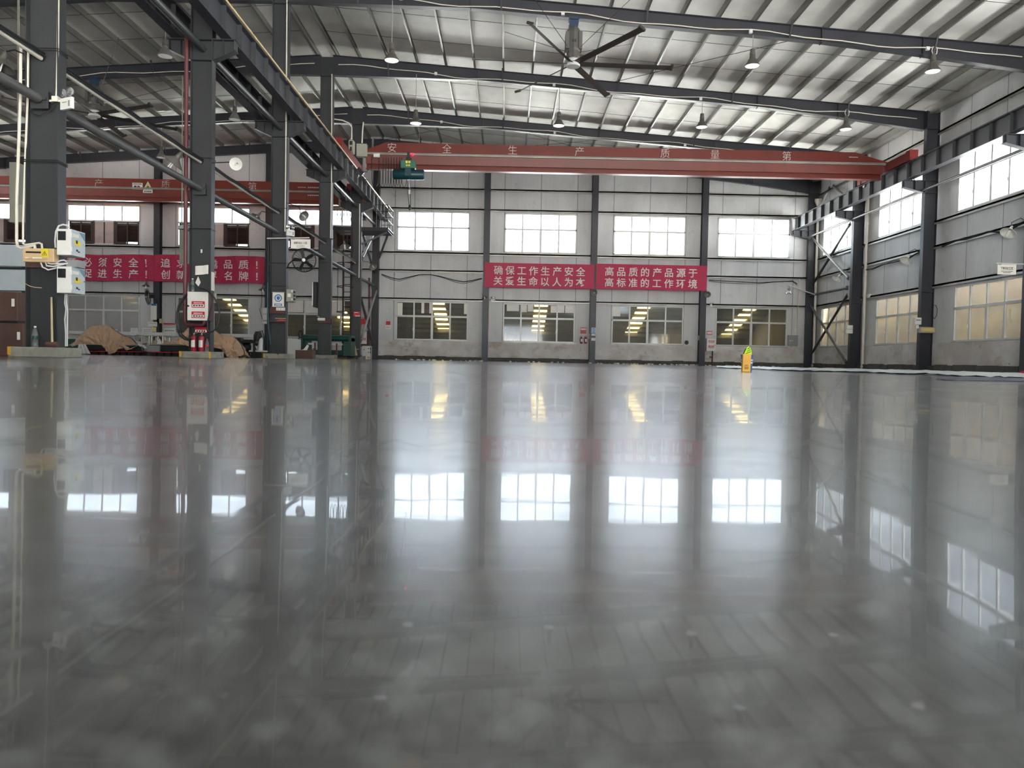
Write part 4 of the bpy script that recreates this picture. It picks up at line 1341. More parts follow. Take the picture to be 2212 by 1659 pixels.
for i, x in enumerate((141, 144.5)):
    cond('cable', [A(x, 632, .1), A(x-1, 655, .1), A(x+1.5, 668, .1), A(x-1+i*2, 690, .1), A(x+.5, 718, .1), A(x+.5, 748, .1)], .010, 'plastic', ('thin' if i else 'second thin')+' white cable hanging below the lower control box', 'cable', 6)
# bottle and sledgehammer on the plinth
def bottle(p, H, label, band, cap):
    k = H/.31
    r = thing('water_bottle', label, 'bottle', p)
    m = MB(); m.lathe([(0, 0), (.040*k, 0), (.045*k, .012*k), (.045*k, .06*k), (.042*k, .065*k), (.045*k, .07*k), (.045*k, .17*k), (.041*k, .20*k), (.028*k, .25*k), (.0155*k, .28*k), (.014*k, .295*k)], p, n=20); build('body', m, 'bottle', r)
    m = MB(); m.lathe([(.0455*k, .115*k), (.0462*k, .117*k), (.0462*k, .163*k), (.0455*k, .165*k)], p, n=20); build('label_band', m, band, r)
    m = MB(); m.lathe([(.0165*k, .285*k), (.0165*k, .31*k), (0, .31*k)], p, n=14); build('cap', m, cap, r)
    return r
q = W(76, 749, Y=YA-.14); q.z = .151
bottle(q, .315, 'clear water bottle with a green label standing on the first concrete plinth', 'green', 'white')
q = W(112, 745, Y=YA-.12); q.z = .151
r = thing('sledgehammer', 'sledgehammer standing head down with a pale wooden handle against the first column', 'hammer', q)
m = MB(); m.tube([q+V((.005, 0, .04)), (W(111, 642, Y=YA-.04))], [.017, .0145], 10); build('handle', m, 'wood', r)
m = MB(); m.lathe([(0, -.085), (.036, -.085), (.042, -.075), (.042, .075), (.036, .085), (0, .085)], q+V((0, 0, .043)), (1, 0, 0), 8); build('head', m, 'ply', r, smooth=False)
# brown boards behind it
YBd = 12.9
for (x0, y0, x1, y1), w in (((-40, 629, 38, 694), 'upper brown panel with a small white tag, beside the fuse box column'), ((-40, 697, 50, 766), 'lower brown panel with a small white tag, standing on the floor by the first plinth')):
    a, b = W(x0, y0, Y=YBd), W(x1, y1, Y=YBd)
    if y1 > 720: b.z = .0
    r = thing('brown_board', w, 'panel', ((a.x+b.x)/2, YBd, b.z))
    m = MB(); m.box(a.x, b.x, YBd, YBd+.5, b.z, a.z); build('board', m, 'ply', r, smooth=False, bevel=.01)
    m = MB(); m.box(b.x-.10, b.x-.05, YBd-.004, YBd, (a.z+b.z)/2, (a.z+b.z)/2+.13); build('tag', m, 'paper', r, smooth=False)
m = MB(); a = W(-40, 694, Y=YBd); m.box(a.x, W(36, 694, Y=YBd).x, YBd+.02, YBd+.48, W(0, 697, Y=YBd).z-.005, W(0, 694, Y=YBd).z+.005); solo('packing_strip', m, 'dark', 'dark packing strip between the two brown panels', 'strip', smooth=False)

# ------------------------------------------------------------------ the hydrant column
YH = 17.73
def B(px, py, dy=0): return W(px, py, Y=YH+dy)
def hydrant(a, b, y0, d, label, side, rows, grp, knob=True):
    """cabinet between the corners a (top) and b (bottom) with its door at y0"""
    r = thing('hydrant_cabinet', label, 'hydrant cabinet', ((a.x+b.x)/2, y0, b.z), grp)
    m = MB(); m.box(a.x, b.x, y0+.02, y0+d, b.z, a.z); build('case', m, side, r, smooth=False, bevel=.006)
    m = MB()
    w = (b.x-a.x)*.09
    for x0, x1, z0, z1 in ((a.x, b.x, a.z-w, a.z), (a.x, b.x, b.z, b.z+w), (a.x, a.x+w, b.z+w, a.z-w), (b.x-w, b.x, b.z+w, a.z-w)):
        m.box(x0, x1, y0, y0+.02, z0, z1)
    dr = build('door_frame', m, 'white', r, smooth=False)
    m = MB(); m.box(a.x+w, b.x-w, y0+.006, y0+.018, b.z+w, a.z-w); gl = build('door_glass', m, 'white', r, smooth=False)
    for f0, f1 in rows:
        z1, z0 = a.z-(a.z-b.z)*f0, a.z-(a.z-b.z)*f1
        xa, xb = a.x+(b.x-a.x)*.2, b.x-(b.x-a.x)*.16
        m = MB(); m.box(xa, xb, y0+.002, y0+.006, z0, z1); st = build('red_sticker', m, 'red', gl, smooth=False)
        m = MB(); m.box(xa+.015, xb-.015, y0+.0005, y0+.002, z0+(z1-z0)*.12, z0+(z1-z0)*.52); build('white_band', m, 'paper', gl, smooth=False)
        m = MB(); dashes(m, ((xa+xb)/2, y0, z0+(z1-z0)*.32), V((1, 0, 0)), V((0, 0, 1)), (xb-xa)*.8, (z1-z0)*.22, 4); build('print', m, 'dark', gl, smooth=False)
        m = MB(); dashes(m, ((xa+xb)/2, y0+.001, z0+(z1-z0)*.74), V((1, 0, 0)), V((0, 0, 1)), (xb-xa)*.7, (z1-z0)*.18, 6); build('print', m, 'paper', gl, smooth=False)
    if knob:
        m = MB(); m.lathe([(0, 0), (.02, 0), (.02, .02), (0, .024)], (a.x+w*.5 if side != 'white' else b.x-w*.7, y0, (a.z+b.z)/2), (0, -1, 0), 12); build('latch', m, 'dark', r)
    return r
a, b = B(405, 630, -.34), B(449, 692.5, -.34)
hc = hydrant(a, b, YH-.34, .34, 'large fire hydrant cabinet with a white door and maroon case on the second column', 'maroon', ((.33, .55), (.69, .92)), None)
# red pipework
r = thing('fire_pipe', 'dull red fire pipe running down the hydrant column into the cabinet', 'pipe', B(401, 690, -.1))
m = MB(); m.tube([B(403, 66, -.12), B(402, 300, -.12), B(400.5, 560, -.12), B(399.5, 690, -.12)], .045, 12); build('pipe', m, 'firered', r)
m = MB(); m.tube([B(399.5, 688, -.12), B(400, 697, -.12), B(406, 702, -.12), B(438, 701, -.12), B(442, 697, -.12), B(442, 692, -.12)], .05, 12); build('pipe', m, 'firered', r)
m = MB(); m.lathe([(0, -.03), (.09, -.03), (.09, .03), (0, .03)], B(403, 72, -.12), (0, 0, 1), 12); m.lathe([(0, -.04), (.07, -.04), (.07, .04), (0, .04)], B(400, 657, -.12), (0, 0, 1), 12); m.lathe([(0, -.02), (.075, -.02), (.075, .02), (0, .02)], B(400, 664, -.12), (0, 0, 1), 12); build('coupling', m, 'maroon', r)
# hose
r = thing('fire_hose', 'black hose draped in big loops around the hydrant cabinet', 'hose', B(425, 640, -.4))
hp = [(431, 623), (440, 624), (452, 631), (463, 643), (471, 658), (474, 675), (473, 692), (468, 707), (460, 716), (453, 718), (448, 712), (448, 698), (452, 680), (457, 662), (459, 648), (456, 637), (448, 628), (436, 624)]
m = MB(); m.tube([B(x, y, -.38-.01*i/4) for i, (x, y) in enumerate(hp)], .018, 8); build('hose', m, 'black', r)
hp = [(405, 634), (396, 643), (387, 657), (382, 675), (381, 695), (383, 714), (389, 725), (398, 732), (408, 735)]
m = MB(); m.tube([B(x, y, -.30) for x, y in hp], .020, 8); m.tube([B(x+3+(i*.35), y-1, -.26) for i, (x, y) in enumerate(hp)], .018, 8); build('hose', m, 'black', r)
m = MB(); q = B(407, 731, -.30); m.tube([q, q+V((.03, 0, .02)), q+V((.0, 0, .05))], .012, 6); m.tube([q+V((0, 0, .0)), q+V((.03, 0, -.02))], .012, 6); build('nozzle', m, 'dark', r)
q = B(416, 629, -.17); q.z = B(405, 630, -.34).z+.002
bt = bottle(V((B(416, 629, -.2).x, YH-.2, q.z)), .31, 'clear water bottle with a green label standing on top of the hydrant cabinet', 'green', 'white')
# papers on the web
m = MB(); a, b = B(422.5, 575, .09), B(451, 595, .09); m.grid(lambda i, j: V((a.x+(b.x-a.x)*i/8, YH+.07-.015*math.sin(i*1.1), b.z+(a.z-b.z)*j/4+.004*i)), 8, 4, (0, .003, 0)); solo('notice_paper', m, 'paper', 'crinkled white notice taped high on the hydrant column', 'notice')
m = MB(); c = B(428, 610, .09); m.poly([c+V((0, 0, .14)), c+V((.06, 0, .0)), c+V((.01, 0, -.09)), c+V((-.065, 0, -.01))], (0, -.004, 0)); solo('paper_scrap', m, 'paper', 'kite shaped paper scrap on the hydrant column over the hose', 'paper', smooth=False)
m = MB(); c = B(435, 542, .09); m.box(c.x-.015, c.x+.022, c.y-.004, c.y, c.z-.045, c.z+.035); solo('sticker', m, 'paper', 'tiny white sticker high on the hydrant column', 'sticker', smooth=False)
m = MB(); c = W(460, 608, X=XC1+.004); m.box(XC1, XC1+.006, c.y-.09, c.y+.09, W(460, 628, X=XC1).z, W(460, 588, X=XC1).z); solo('notice_strip', m, 'paper', 'long white paper strip on the flank of the hydrant column', 'notice', smooth=False)
m = MB(); c = W(461, 645, X=XC1); m.box(XC1, XC1+.05, c.y-.06, c.y+.06, c.z-.1, c.z+.12); solo('junction_box', m, 'ibox', 'pale junction box on the flank of the hydrant column', 'junction box', smooth=False)
a, b = B(421, 707, -.02), B(448, 719, -.02)
r = thing('fire_sign', 'red and white fire sign under the hydrant cabinet', 'sign', ((a.x+b.x)/2, YH-.02, b.z))
m = MB(); m.box(a.x, b.x, YH-.03, YH-.02, b.z, a.z); build('plate', m, 'red', r, smooth=False)
m = MB(); m.box(a.x+.015, b.x-.015, YH-.033, YH-.03, b.z+.01, b.z+.065); build('band', m, 'paper', r, smooth=False)
m = MB(); dashes(m, ((a.x+b.x)/2, YH-.035, b.z+.036), V((1, 0, 0)), V((0, 0, 1)), .22, .035, 4); build('print', m, 'dark', r, smooth=False)
# extinguishers
def extinguisher(p, k, label, grp, hose_side=1):
    r = thing('fire_extinguisher', label, 'fire extinguisher', p, grp)
    m = MB(); m.lathe([(0, 0), (.062*k, 0), (.066*k, .01*k), (.066*k, .32*k), (.055*k, .355*k), (.022*k, .375*k), (.02*k, .40*k), (0, .40*k)], p, n=20); build('cylinder', m, 'extred', r)
    m = MB(); n = 10
    vs_ = [p+V((.0672*k*math.sin(a_), -.0672*k*math.cos(a_), z)) for z in (.10*k, .27*k) for a_ in [(-.75+.15*i) for i in range(n+1)]]
    m.add(vs_, [(i, i+1, i+n+2, i+n+1) for i in range(n)]); build('label', m, 'paper', r)
    m = MB(); m.lathe([(0, .39*k), (.022*k, .40*k), (.022*k, .43*k), (0, .43*k)], p, n=12); m.bar(p+V((0, 0, .435*k)), p+V((hose_side*.09*k, -.02, .47*k)), .018*k, .008*k); m.bar(p+V((0, 0, .42*k)), p+V((hose_side*.09*k, -.02, .43*k)), .018*k, .008*k); build('valve', m, 'galv', r, smooth=False)
    m = MB(); m.tube([p+V((0, -.02, .41*k)), p+V((-hose_side*.06*k, -.03, .42*k)), p+V((-hose_side*.10*k, -.03, .36*k)), p+V((-hose_side*.095*k, -.02, .2*k)), p+V((-hose_side*.085*k, 0, .06*k))], .010*k, 7); build('hose', m, 'black', r)
    return r
for px, w in ((418.5, 'next to the hose nozzle'), (435, 'beside the small red labelled bottle')):
    q = W(px, 758, Y=YH-.15); q.z = .151
    extinguisher(q, .96, 'red fire extinguisher on the hydrant column plinth, '+w, 'extinguishers on the plinth')
q = W(447, 758, Y=YH-.15); q.z = .151
bottle(q, .29, 'small clear bottle with a red label beside the extinguishers on the plinth', 'red', 'red')

# ------------------------------------------------------------------ the wall fan column
YC = 23.73
def C(px, py, dy=0): return W(px, py, Y=YC+dy)
emergency(C(627, 503, -.1), .95, 'white twin emergency lamp above the plan sign on the wall fan column', .9)
cond('conduit', [C(620, -10, .02), C(618.5, 200, .02), C(616.5, 420, .02), C(615.5, 500, .02)], .022, 'pvc', 'cream conduit down the wall fan column to its emergency lamp')
cond('conduit', [W(717, -10+170, Y=29.73), W(716, 400, Y=29.73), W(714, 515, Y=29.73)], .022, 'pvc', 'pale conduit down the edge of the black screen column')
cond('conduit', [W(777, 440, Y=35.7), W(776, 560, Y=35.7), W(775.5, 600, Y=35.7)], .025, 'pvc', 'pale conduit down the edge of the ladder column')
# plan sign on its arm
def area_sign(y, arm, box, lines, label):
    a, b = W(box[0], box[1], Y=y), W(box[2], box[3], Y=y)
    r = thing('area_sign', label, 'sign', ((a.x+b.x)/2, y, b.z))
    m = MB(); m.box(a.x, b.x, y-.012, y+.012, b.z, a.z); build('panel', m, 'paper', r, smooth=False)
    m = MB(); p, q = W(arm[0], arm[1], Y=y), W(arm[2], arm[3], Y=y); m.tube([p, q], .02, 8)
    for f in (.25, .75): m.tube([(a.x+(b.x-a.x)*f, y, a.z+.05), (a.x+(b.x-a.x)*f, y, a.z-.01)], .006, 5)
    build('arm', m, 'alu', r)
    m = MB(); m.box(a.x, b.x, y-.016, y+.016, a.z-.012, a.z+.006); build('red_edge', m, 'firered', r, smooth=False)
    m = MB(); h = a.z-b.z; w = b.x-a.x; cx_ = (a.x+b.x)/2
    txt = lines[0]; cs = w*.70/len(txt)
    for i, ch in enumerate(txt): put_char(m, ch, (cx_+(i-(len(txt)-1)/2)*cs, y-.014, b.z+h*.58), (1, 0, 0), (0, 0, 1), cs*1.08, .02)
    for i, s_ in enumerate(lines[1:]):
        if s_.startswith('#'): dashes(m, (cx_, y-.014, b.z+h*(.30-.13*i)), V((1, 0, 0)), V((0, 0, 1)), w*float(s_[1:]), h*.07, 12)
        else: put_line(m, s_, (cx_, y-.014, b.z+h*(.30-.13*i)), (1, 0, 0), (0, 0, 1), h*.115, .004)
    dashes(m, (a.x+w*.12, y-.014, a.z-h*.08), V((1, 0, 0)), V((0, 0, 1)), w*.16, h*.05, 5)
    build('lettering', m, 'dark', r, smooth=False)
area_sign(YC-.15, (577, 515, 668, 513.5), (628.5, 515.5, 670.5, 537.5), ('装配加工2区', 'No.2 Assembly &', 'Processing Area'), 'white assembly area sign on an arm of the wall fan column')
area_sign(23.2, (2215, 571, 2152, 569), (2155, 569.5, 2194, 593.5), ('下料加工区', '#.62', '#.42'), 'white cutting area sign on an arm by the side window wall')
# round fan
def cage_fan(c, R, ax, arm, label, blades=5):
    ax = V(ax).normalized()
    r = thing('wall_fan', label, 'fan', c)
    x = ax.orthogonal().normalized(); y = ax.cross(x)
    m = MB()
    for rr, z in ((R, 0), (R*.97, .06), (R*.97, -.06)):
        m.tube([c+ax*z+x*rr*math.cos(k*math.pi/16)+y*rr*math.sin(k*math.pi/16) for k in range(32)], .008, 5, closed=True)
    for k in range(24):
        a = k*math.pi/12
        d = x*math.cos(a)+y*math.sin(a)
        m.tube([c+ax*.10+d*.06, c+ax*.09+d*R*.6, c+ax*.0+d*R], .003, 4)
        m.tube([c-ax*.12+d*.10, c-ax*.09+d*R*.6, c+ax*.0+d*R], .003, 4)
    build('cage', m, 'dark', r)
    m = MB(); m.lathe([(0, .11), (.05, .105), (.055, .09), (0, .09)], c, ax, 16); build('badge', m, 'white', r)
    m = MB(); m.lathe([(0, -.30), (.09, -.30), (.10, -.27), (.10, -.10), (.05, -.08), (0, -.08)], c, ax, 16); build('motor', m, 'dark', r)
    for k in range(blades):
        a = k*2*math.pi/blades+.4
        d = x*math.cos(a)+y*math.sin(a); n_ = ax.cross(d)
        m = MB()
        w0, w1 = .025, .055
        m.grid(lambda i, j: c+d*(.05+(R*.90-.05)*i/6)+(n_*.9+ax*.45).normalized()*((w0+(w1-w0)*math.sin(i/6*2.6))*(j-1)), 6, 2, ax*.004)
        build('blade', m, 'black', r)
    m = MB(); m.tube([c-ax*.2]+[V(p) for p in arm], .022, 8); build('bracket_arm', m, 'dark', r)
    return r
c = C(657, 562, -.25)
cage_fan(c, .36, (.08, -1, -.06), [C(632, 563, -.02), C(624, 570, .0), C(620, 580, .05)], 'round black caged fan on an arm of the wall fan column')
c = W(319, 641, Y=D-1.0)
cage_fan(c, .42, (-.82, -.55, -.18), [c+V((.3, .25, -.15)), (POSTX[1]+.05, D-.43, c.z-.3)], 'black caged fan seen edge on, on the wall post over the machine')
# control box, signs, shelf
a, b = C(619.5, 625, .0), C(637.5, 652, .0)
r = thing('control_box', 'grey green control box with three dark knobs on the flank of the wall fan column', 'control box', ((a.x+b.x)/2, YC, b.z))
m = MB(); m.box(a.x, b.x-.08, YC-.05, YC+.3, b.z, a.z); build('body', m, 'ibox', r, smooth=False, bevel=.006)
m = MB(); m.box(b.x-.08, b.x-.065, YC-.05, YC+.3, b.z+.004, a.z-.004); dr = build('door', m, 'ibox', r, smooth=False)
for z in (.08, .19, .30):
    m = MB(); m.box(b.x-.065, b.x-.03, YC+.05, YC+.16, b.z+z-.025, b.z+z+.035); build('switch', m, 'dark', dr, smooth=False)
for z in (.07, .32):
    m = MB(); m.box(b.x-.10, b.x-.06, YC-.06, YC-.045, b.z+z-.03, b.z+z+.03); build('hinge', m, 'white', r, smooth=False)
m = MB(); m.box(a.x+.04, a.x+.14, YC-.054, YC-.05, b.z+.14, b.z+.25); build('label', m, 'paper', r, smooth=False)
a, b = C(589, 631, -.04), C(613.5, 663, -.04)
r = thing('mask_sign', 'white sign with a round blue mask symbol on the wall fan column', 'sign', ((a.x+b.x)/2, YC-.04, b.z))
m = MB(); m.box(a.x, b.x, YC-.05, YC-.035, b.z, a.z); build('panel', m, 'paper', r, smooth=False)
cc = V(((a.x+b.x)/2, YC-.052, b.z+(a.z-b.z)*.60))
m = MB(); m.tube([cc+V((.10*math.cos(k*math.pi/14), 0, .10*math.sin(k*math.pi/14))) for k in range(28)], .014, 6, closed=True)
m.poly([cc+V(p) for p in ((-.05, 0, .035), (-.02, 0, .05), (.02, 0, .05), (.05, 0, .035), (.045, 0, -.03), (.015, 0, -.06), (-.015, 0, -.06), (-.045, 0, -.03))], (0, -.004, 0))
m.box(a.x+.06, b.x-.06, YC-.054, YC-.05, b.z+.03, b.z+.10); build('blue_symbol', m, 'blue', r, smooth=False)
m = MB(); dashes(m, ((a.x+b.x)/2, YC-.056, b.z+.065), V((1, 0, 0)), V((0, 0, 1)), .18, .04, 4); build('print', m, 'paper', r, smooth=False)
m = MB()
for z in (a.z, b.z): m.bar((a.x-.02, YC-.04, z), (b.x+.02, YC-.04, z), .02, .02)
build('rail', m, 'galv', r, smooth=False)
r = thing('socket_strip', 'white triple socket strip under the blue mask sign', 'socket strip', C(606, 668, -.04))
m = MB(); m.box(C(597, 668, -.04).x, C(616, 668, -.04).x, YC-.07, YC-.03, C(606, 671, -.04).z, C(606, 664.5, -.04).z); build('body', m, 'white', r, smooth=False, bevel=.004)
for px in (600.5, 606.5, 612.5):
    m = MB(); q = C(px, 667.7, -.07); m.box(q.x-.012, q.x+.012, q.y-.004, q.y, q.z-.012, q.z+.012); build('socket', m, 'gbox', r, smooth=False)
r = thing('column_shelf', 'dark maroon steel shelf built into the wall fan column', 'shelf', C(600, 695, -.05))
m = MB(); m.box(XC0+.02, XC1-.02, YC-.16, YC+.09, C(600, 695, -.05).z-.01, C(600, 694, -.05).z+.005); build('board', m, 'rust', r, smooth=False)
m = MB(); m.box(XC0+.02, XC1-.02, YC-.02, YC+.05, C(600, 677, 0).z, C(600, 664, 0).z); build('top_plate', m, 'rust', r, smooth=False)
q = C(607, 692.5, -.1); q.z = C(600, 694, -.05).z+.006
m = MB(); m.grid(lambda i, j: q+V((-.13+.27*i/10+.02*math.sin(j*2), -.05+.10*j/5, .012+.045*abs(math.sin(i*.9+j*1.7))*math.sin(math.pi*i/10)*math.sin(math.pi*(j+.5)/6))), 10, 5, (0, 0, -.01)); solo('work_glove', m, 'pink', 'coral red work glove lying on the shelf of the wall fan column', 'glove')
m = MB(); z = q.z; m.bar((q.x-.20, YC-.04, z+.085), (q.x+.13, YC-.04, z+.085), .02, .02); solo('wooden_stick', m, 'wood', 'short wooden stick held over the coral glove on the column shelf', 'stick', smooth=False)
# leaning plate, side ladder tray, teal hose
m = MB(); p0, p1 = C(591, 742, -.2), C(604, 764, -.28); p1.z = .16; m.bar(p0, p1, .15, .012, (0, 1, .3)); solo('steel_plate', m, 'steel', 'dark steel plate leaning against the foot of the wall fan column', 'plate', smooth=False)
r = thing('cable_tray', 'narrow dark cable tray ladder on the machine side of the wall fan column', 'cable tray', C(580, 640, .05))
m = MB()
for px in (577.5, 583): m.tube([C(px+1.5, 500, .1), C(px, 690, .1), C(px, 755, .1)], .014, 6)
build('side_rail', m, 'dark', r)
m = MB()
for y_ in range(520, 750, 18): m.tube([C(578, y_, .1), C(583.5, y_, .1)], .01, 5)
build('rung', m, 'dark', r)
cond('air_hose', [C(578.5, 610, -.02), C(578, 650, -.02), C(579, 690, -.02), C(580.5, 712, -.02), C(583, 730, -.02), C(585, 745, -.02)], .012, 'teal', 'thin teal air hose hanging beside the wall fan column', 'hose', 6)
r = thing('socket_box', 'white socket box with a grey cover on the black screen column', 'socket', W(691, 689, Y=29.6))
m = MB(); a, b = W(686, 686.5, Y=29.62), W(701, 692.5, Y=29.62); m.box(a.x, b.x, 29.6, 29.72, b.z, a.z); m.box(a.x+.01, a.x+.08, 29.58, 29.6, b.z+.01, a.z-.01); build('body', m, 'white', r, smooth=False, bevel=.004)
m = MB(); m.tube([W(689, 686, Y=29.66), W(689, 683.5, Y=29.66), W(684, 683, Y=29.66)], .012, 6); build('conduit', m, 'pvc', r)
m = MB(); m.box(XC0+.02, XC1-.02, 29.72, 29.78, W(700, 697, Y=29.7).z, W(700, 687.5, Y=29.7).z); solo('steel_band', m, 'rust', 'dark maroon steel band across the black screen column', 'band', smooth=False)
r = thing('wall_screen', 'thin black screen with a white edge on the side of the black screen column', 'screen', W(682, 665, Y=29.8))
a, b = W(677.5, 610, Y=29.75), W(686, 720, Y=29.75)
m = MB(); m.box(a.x+.03, XC0-.01, 29.55, 30.6, b.z+1.0, a.z); build('screen', m, 'black', r, smooth=False)
m = MB(); m.box(a.x, a.x+.035, 29.52, 29.58, W(680, 659, Y=29.5).z, a.z); build('white_edge', m, 'white', r, smooth=False)
m = MB(); q = W(717.3, 696, Y=29.8); m.box(XC1, XC1+.06, 29.72, 29.9, q.z-.09, q.z+.12); solo('switch_box', m, 'dark', 'small dark switch box on the flank of the black screen column', 'switch box', smooth=False)

# ------------------------------------------------------------------ ladder and platform
YL = 35.5
def Lp(px, py, dy=0): return W(px, py, Y=YL+dy)
r = thing('caged_ladder', 'dark red caged ladder climbing to the crane platform', 'ladder', Lp(752, 765))
for px0, px1 in ((742, 740), (760, 757)):
    m = MB(); m.bar(Lp(px0, 490), Lp(px1, 764), .06, .05, (0, 1, 0)); build('stile', m, 'ladder', r, smooth=False)
zz = Lp(750, 760).z
a0, b0, a1, b1 = Lp(742, 490), Lp(760, 490), Lp(740, 764), Lp(757, 764)
z = .35
while z < 6.1:
    u = (z-a1.z)/(a0.z-a1.z)
    m = MB(); m.tube([a1.lerp(a0, u), b1.lerp(b0, u)], .018, 6); build('rung', m, 'ladder', r)
    z += .34
for y_ in (572, 622, 676):
    u = (Lp(750, y_).z-a1.z)/(a0.z-a1.z)
    p, q = a1.lerp(a0, u), b1.lerp(b0, u)
    c = (p+q)/2
    m = MB(); m.tube([p]+[c+V((-.34*math.cos(t*math.pi/10)*1.15-.05, -.75*math.sin(t*math.pi/10), .02)) for t in range(1, 10)]+[q], .018, 6); build('hoop', m, 'ladder', r)
m = MB()
for dx in (-.33, 0, .25): m.tube([c+V((dx, -.70+abs(dx)*.6, .0)), c+V((dx, -.70+abs(dx)*.6, 2.2))], .012, 5)
build('cage_bar', m, 'ladder', r)
m = MB(); m.box(-7.95, -6.75, YL-.4, YL+.2, .10, .16); m.box(-7.9, -7.84, YL-.3, YL-.2, 0, .1); m.box(-6.9, -6.84, YL-.3, YL-.2, 0, .1); build('foot_frame', m, 'dark', r, smooth=False)
r = thing('crane_platform', 'dark steel service platform with railings at the end of the crane runway', 'platform', (-6.2, 37, 6.0))
zp = W(800, 493, Y=36).z
P0, P1 = W(720, 486, Y=36), W(847, 494, Y=37.2)
xr = P1.x
m = MB(); m.box(-8.2, xr, 36.0, 37.6, zp-.09, zp); m.box(-8.2, xr, 35.96, 36.0, zp-.12, zp+.04); m.box(xr-.04, xr, 36, 37.6, zp-.12, zp+.06); build('deck', m, 'dark', r, smooth=False)
m = MB()
for y_ in (36.05, 37.55):
    for h_ in (.42, .78, 1.1): m.tube([(-6.2, y_, zp+h_), (xr-.02, y_, zp+h_)], .016, 6)
for h_ in (.42, .78, 1.1): m.tube([(xr-.02, 36.05, zp+h_), (xr-.02, 37.55, zp+h_)], .016, 6)
for x in (-6.2, -5.8, xr-.02):
    for y_ in (36.05, 37.55): m.tube([(x, y_, zp), (x, y_, zp+1.1)], .018, 6)
build('railing', m, 'dark', r)
m = MB(); m.bar((xr-.1, 36.6, zp-.15), (-6.84, D-.3, zp-.75), .08, .08); m.bar((xr-.1, 36.2, zp-.15), (-6.82, 35.9, zp-.75), .08, .08); build('strut', m, 'steel', r, smooth=False)
def xbrace(p, q, label, m_='pipe', r_=.062):
    r = thing('pipe_brace', label, 'brace', (V(p)+V(q))/2)
    t = MB(); t.tube([p, q], r_, 12); build('tube', t, m_, r)
    d = (V(q)-V(p)).normalized()
    for e, s_ in ((V(p), 1), (V(q), -1)):
        g = MB(); g.bar(e-d*s_*.10, e+d*s_*.14, .02, .20, (0, 0, 1)); build('gusset', g, 'steel', r, smooth=False)
ya, yb = 36.0, D-.45
# crossed tubes between ladder column and window wall column (plane of the column line)
def Xp(px, py, X): return W(px, py, X=X)
XLc = -6.95
xbrace(Xp(811, 497, XLc), Xp(783, 556, XLc), 'pale crossed brace tube under the platform, sloping down to the ladder column', 'galv')
xbrace(Xp(781, 494, XLc-.15), Xp(814, 610, XLc-.15), 'dark crossed brace tube under the platform, sloping down to the window wall')
xbrace(Xp(813, 628, XLc), Xp(780, 735, XLc), 'pale lower brace tube by the ladder, sloping down to the ladder column', 'galv')
xbrace(Xp(780, 645, XLc-.15), Xp(812, 768, XLc-.15), 'dark lower brace tube by the ladder, sloping down to the window wall')
# second hydrant cabinet and valve pipe by the braces
YD = D-.9
a, b = W(778, 716, Y=YD), W(792, 743, Y=YD)
hydrant(a, b, YD, .3, 'white fronted hydrant cabinet behind the lower brace tubes by the ladder', 'maroon', ((.52, .72),), None, False)
m = MB(); m.box(a.x, W(797, 746, Y=YD).x, YD, YD+.3, b.z-.14, b.z); m.box(b.x-.02, W(798, 740, Y=YD).x, YD+.02, YD+.3, b.z-.1, a.z+.05); solo('cabinet_stand', m, 'maroon', 'maroon steel stand under the hydrant cabinet by the ladder', 'stand', smooth=False)
r = thing('valve_pipe', 'dark red standpipe with a wheel valve beside the gable column', 'pipe', W(797, 768, Y=YD))
m = MB(); m.tube([W(797.5, 600, Y=YD+.1), W(797.5, 700, Y=YD+.1), W(797, 738, Y=YD), V((W(797, 768, Y=YD).x, YD, 0))], .05, 10); build('pipe', m, 'maroon', r)
q = W(797, 757, Y=YD)
m = MB(); m.lathe([(0, -.16), (.09, -.16), (.11, -.1), (.08, 0), (.11, .1), (.09, .16), (0, .16)], q, n=14); m.tube([q, q+V((-.22, -.02, .02))], .03, 8); build('valve', m, 'rust', r)
m = MB(); c = q+V((-.24, -.02, .03)); m.tube([c+V((0, .08*math.cos(k*math.pi/6), .08*math.sin(k*math.pi/6))) for k in range(12)], .014, 6, closed=True); build('hand_wheel', m, 'dark', r)
m = MB(); m.lathe([(0, 0), (.06, 0), (.06, .1), (0, .1)], (q.x, YD-.02, .08), (0, -1, 0), 12); build('outlet', m, 'yellow', r)
for (x0, y0, x1, y1), w, Y_ in (((764, 673, 778, 684), 'torn red and white sticker on the ladder column', 35.70), ((780, 686, 789, 703), 'crumpled red and white notice behind the crossing of the lower brace tubes', YD)):
    a, b = W(x0, y0, Y=Y_), W(x1, y1, Y=Y_)
    r = thing('fire_notice', w, 'notice', ((a.x+b.x)/2, Y_, b.z))
    m = MB(); m.grid(lambda i, j: V((a.x+(b.x-a.x)*i/6, Y_-.012-.008*math.sin(i*1.3+j), b.z+(a.z-b.z)*j/4)), 6, 4, (0, .004, 0)); build('sheet', m, 'red', r)
    m = MB(); m.box(a.x+(b.x-a.x)*.1, b.x-(b.x-a.x)*.3, Y_-.03, Y_-.026, a.z-.06, a.z-.03); m.box(a.x+(b.x-a.x)*.25, b.x, Y_-.03, Y_-.026, b.z+.01, b.z+.05); build('torn_patch', m, 'paper', r, smooth=False)

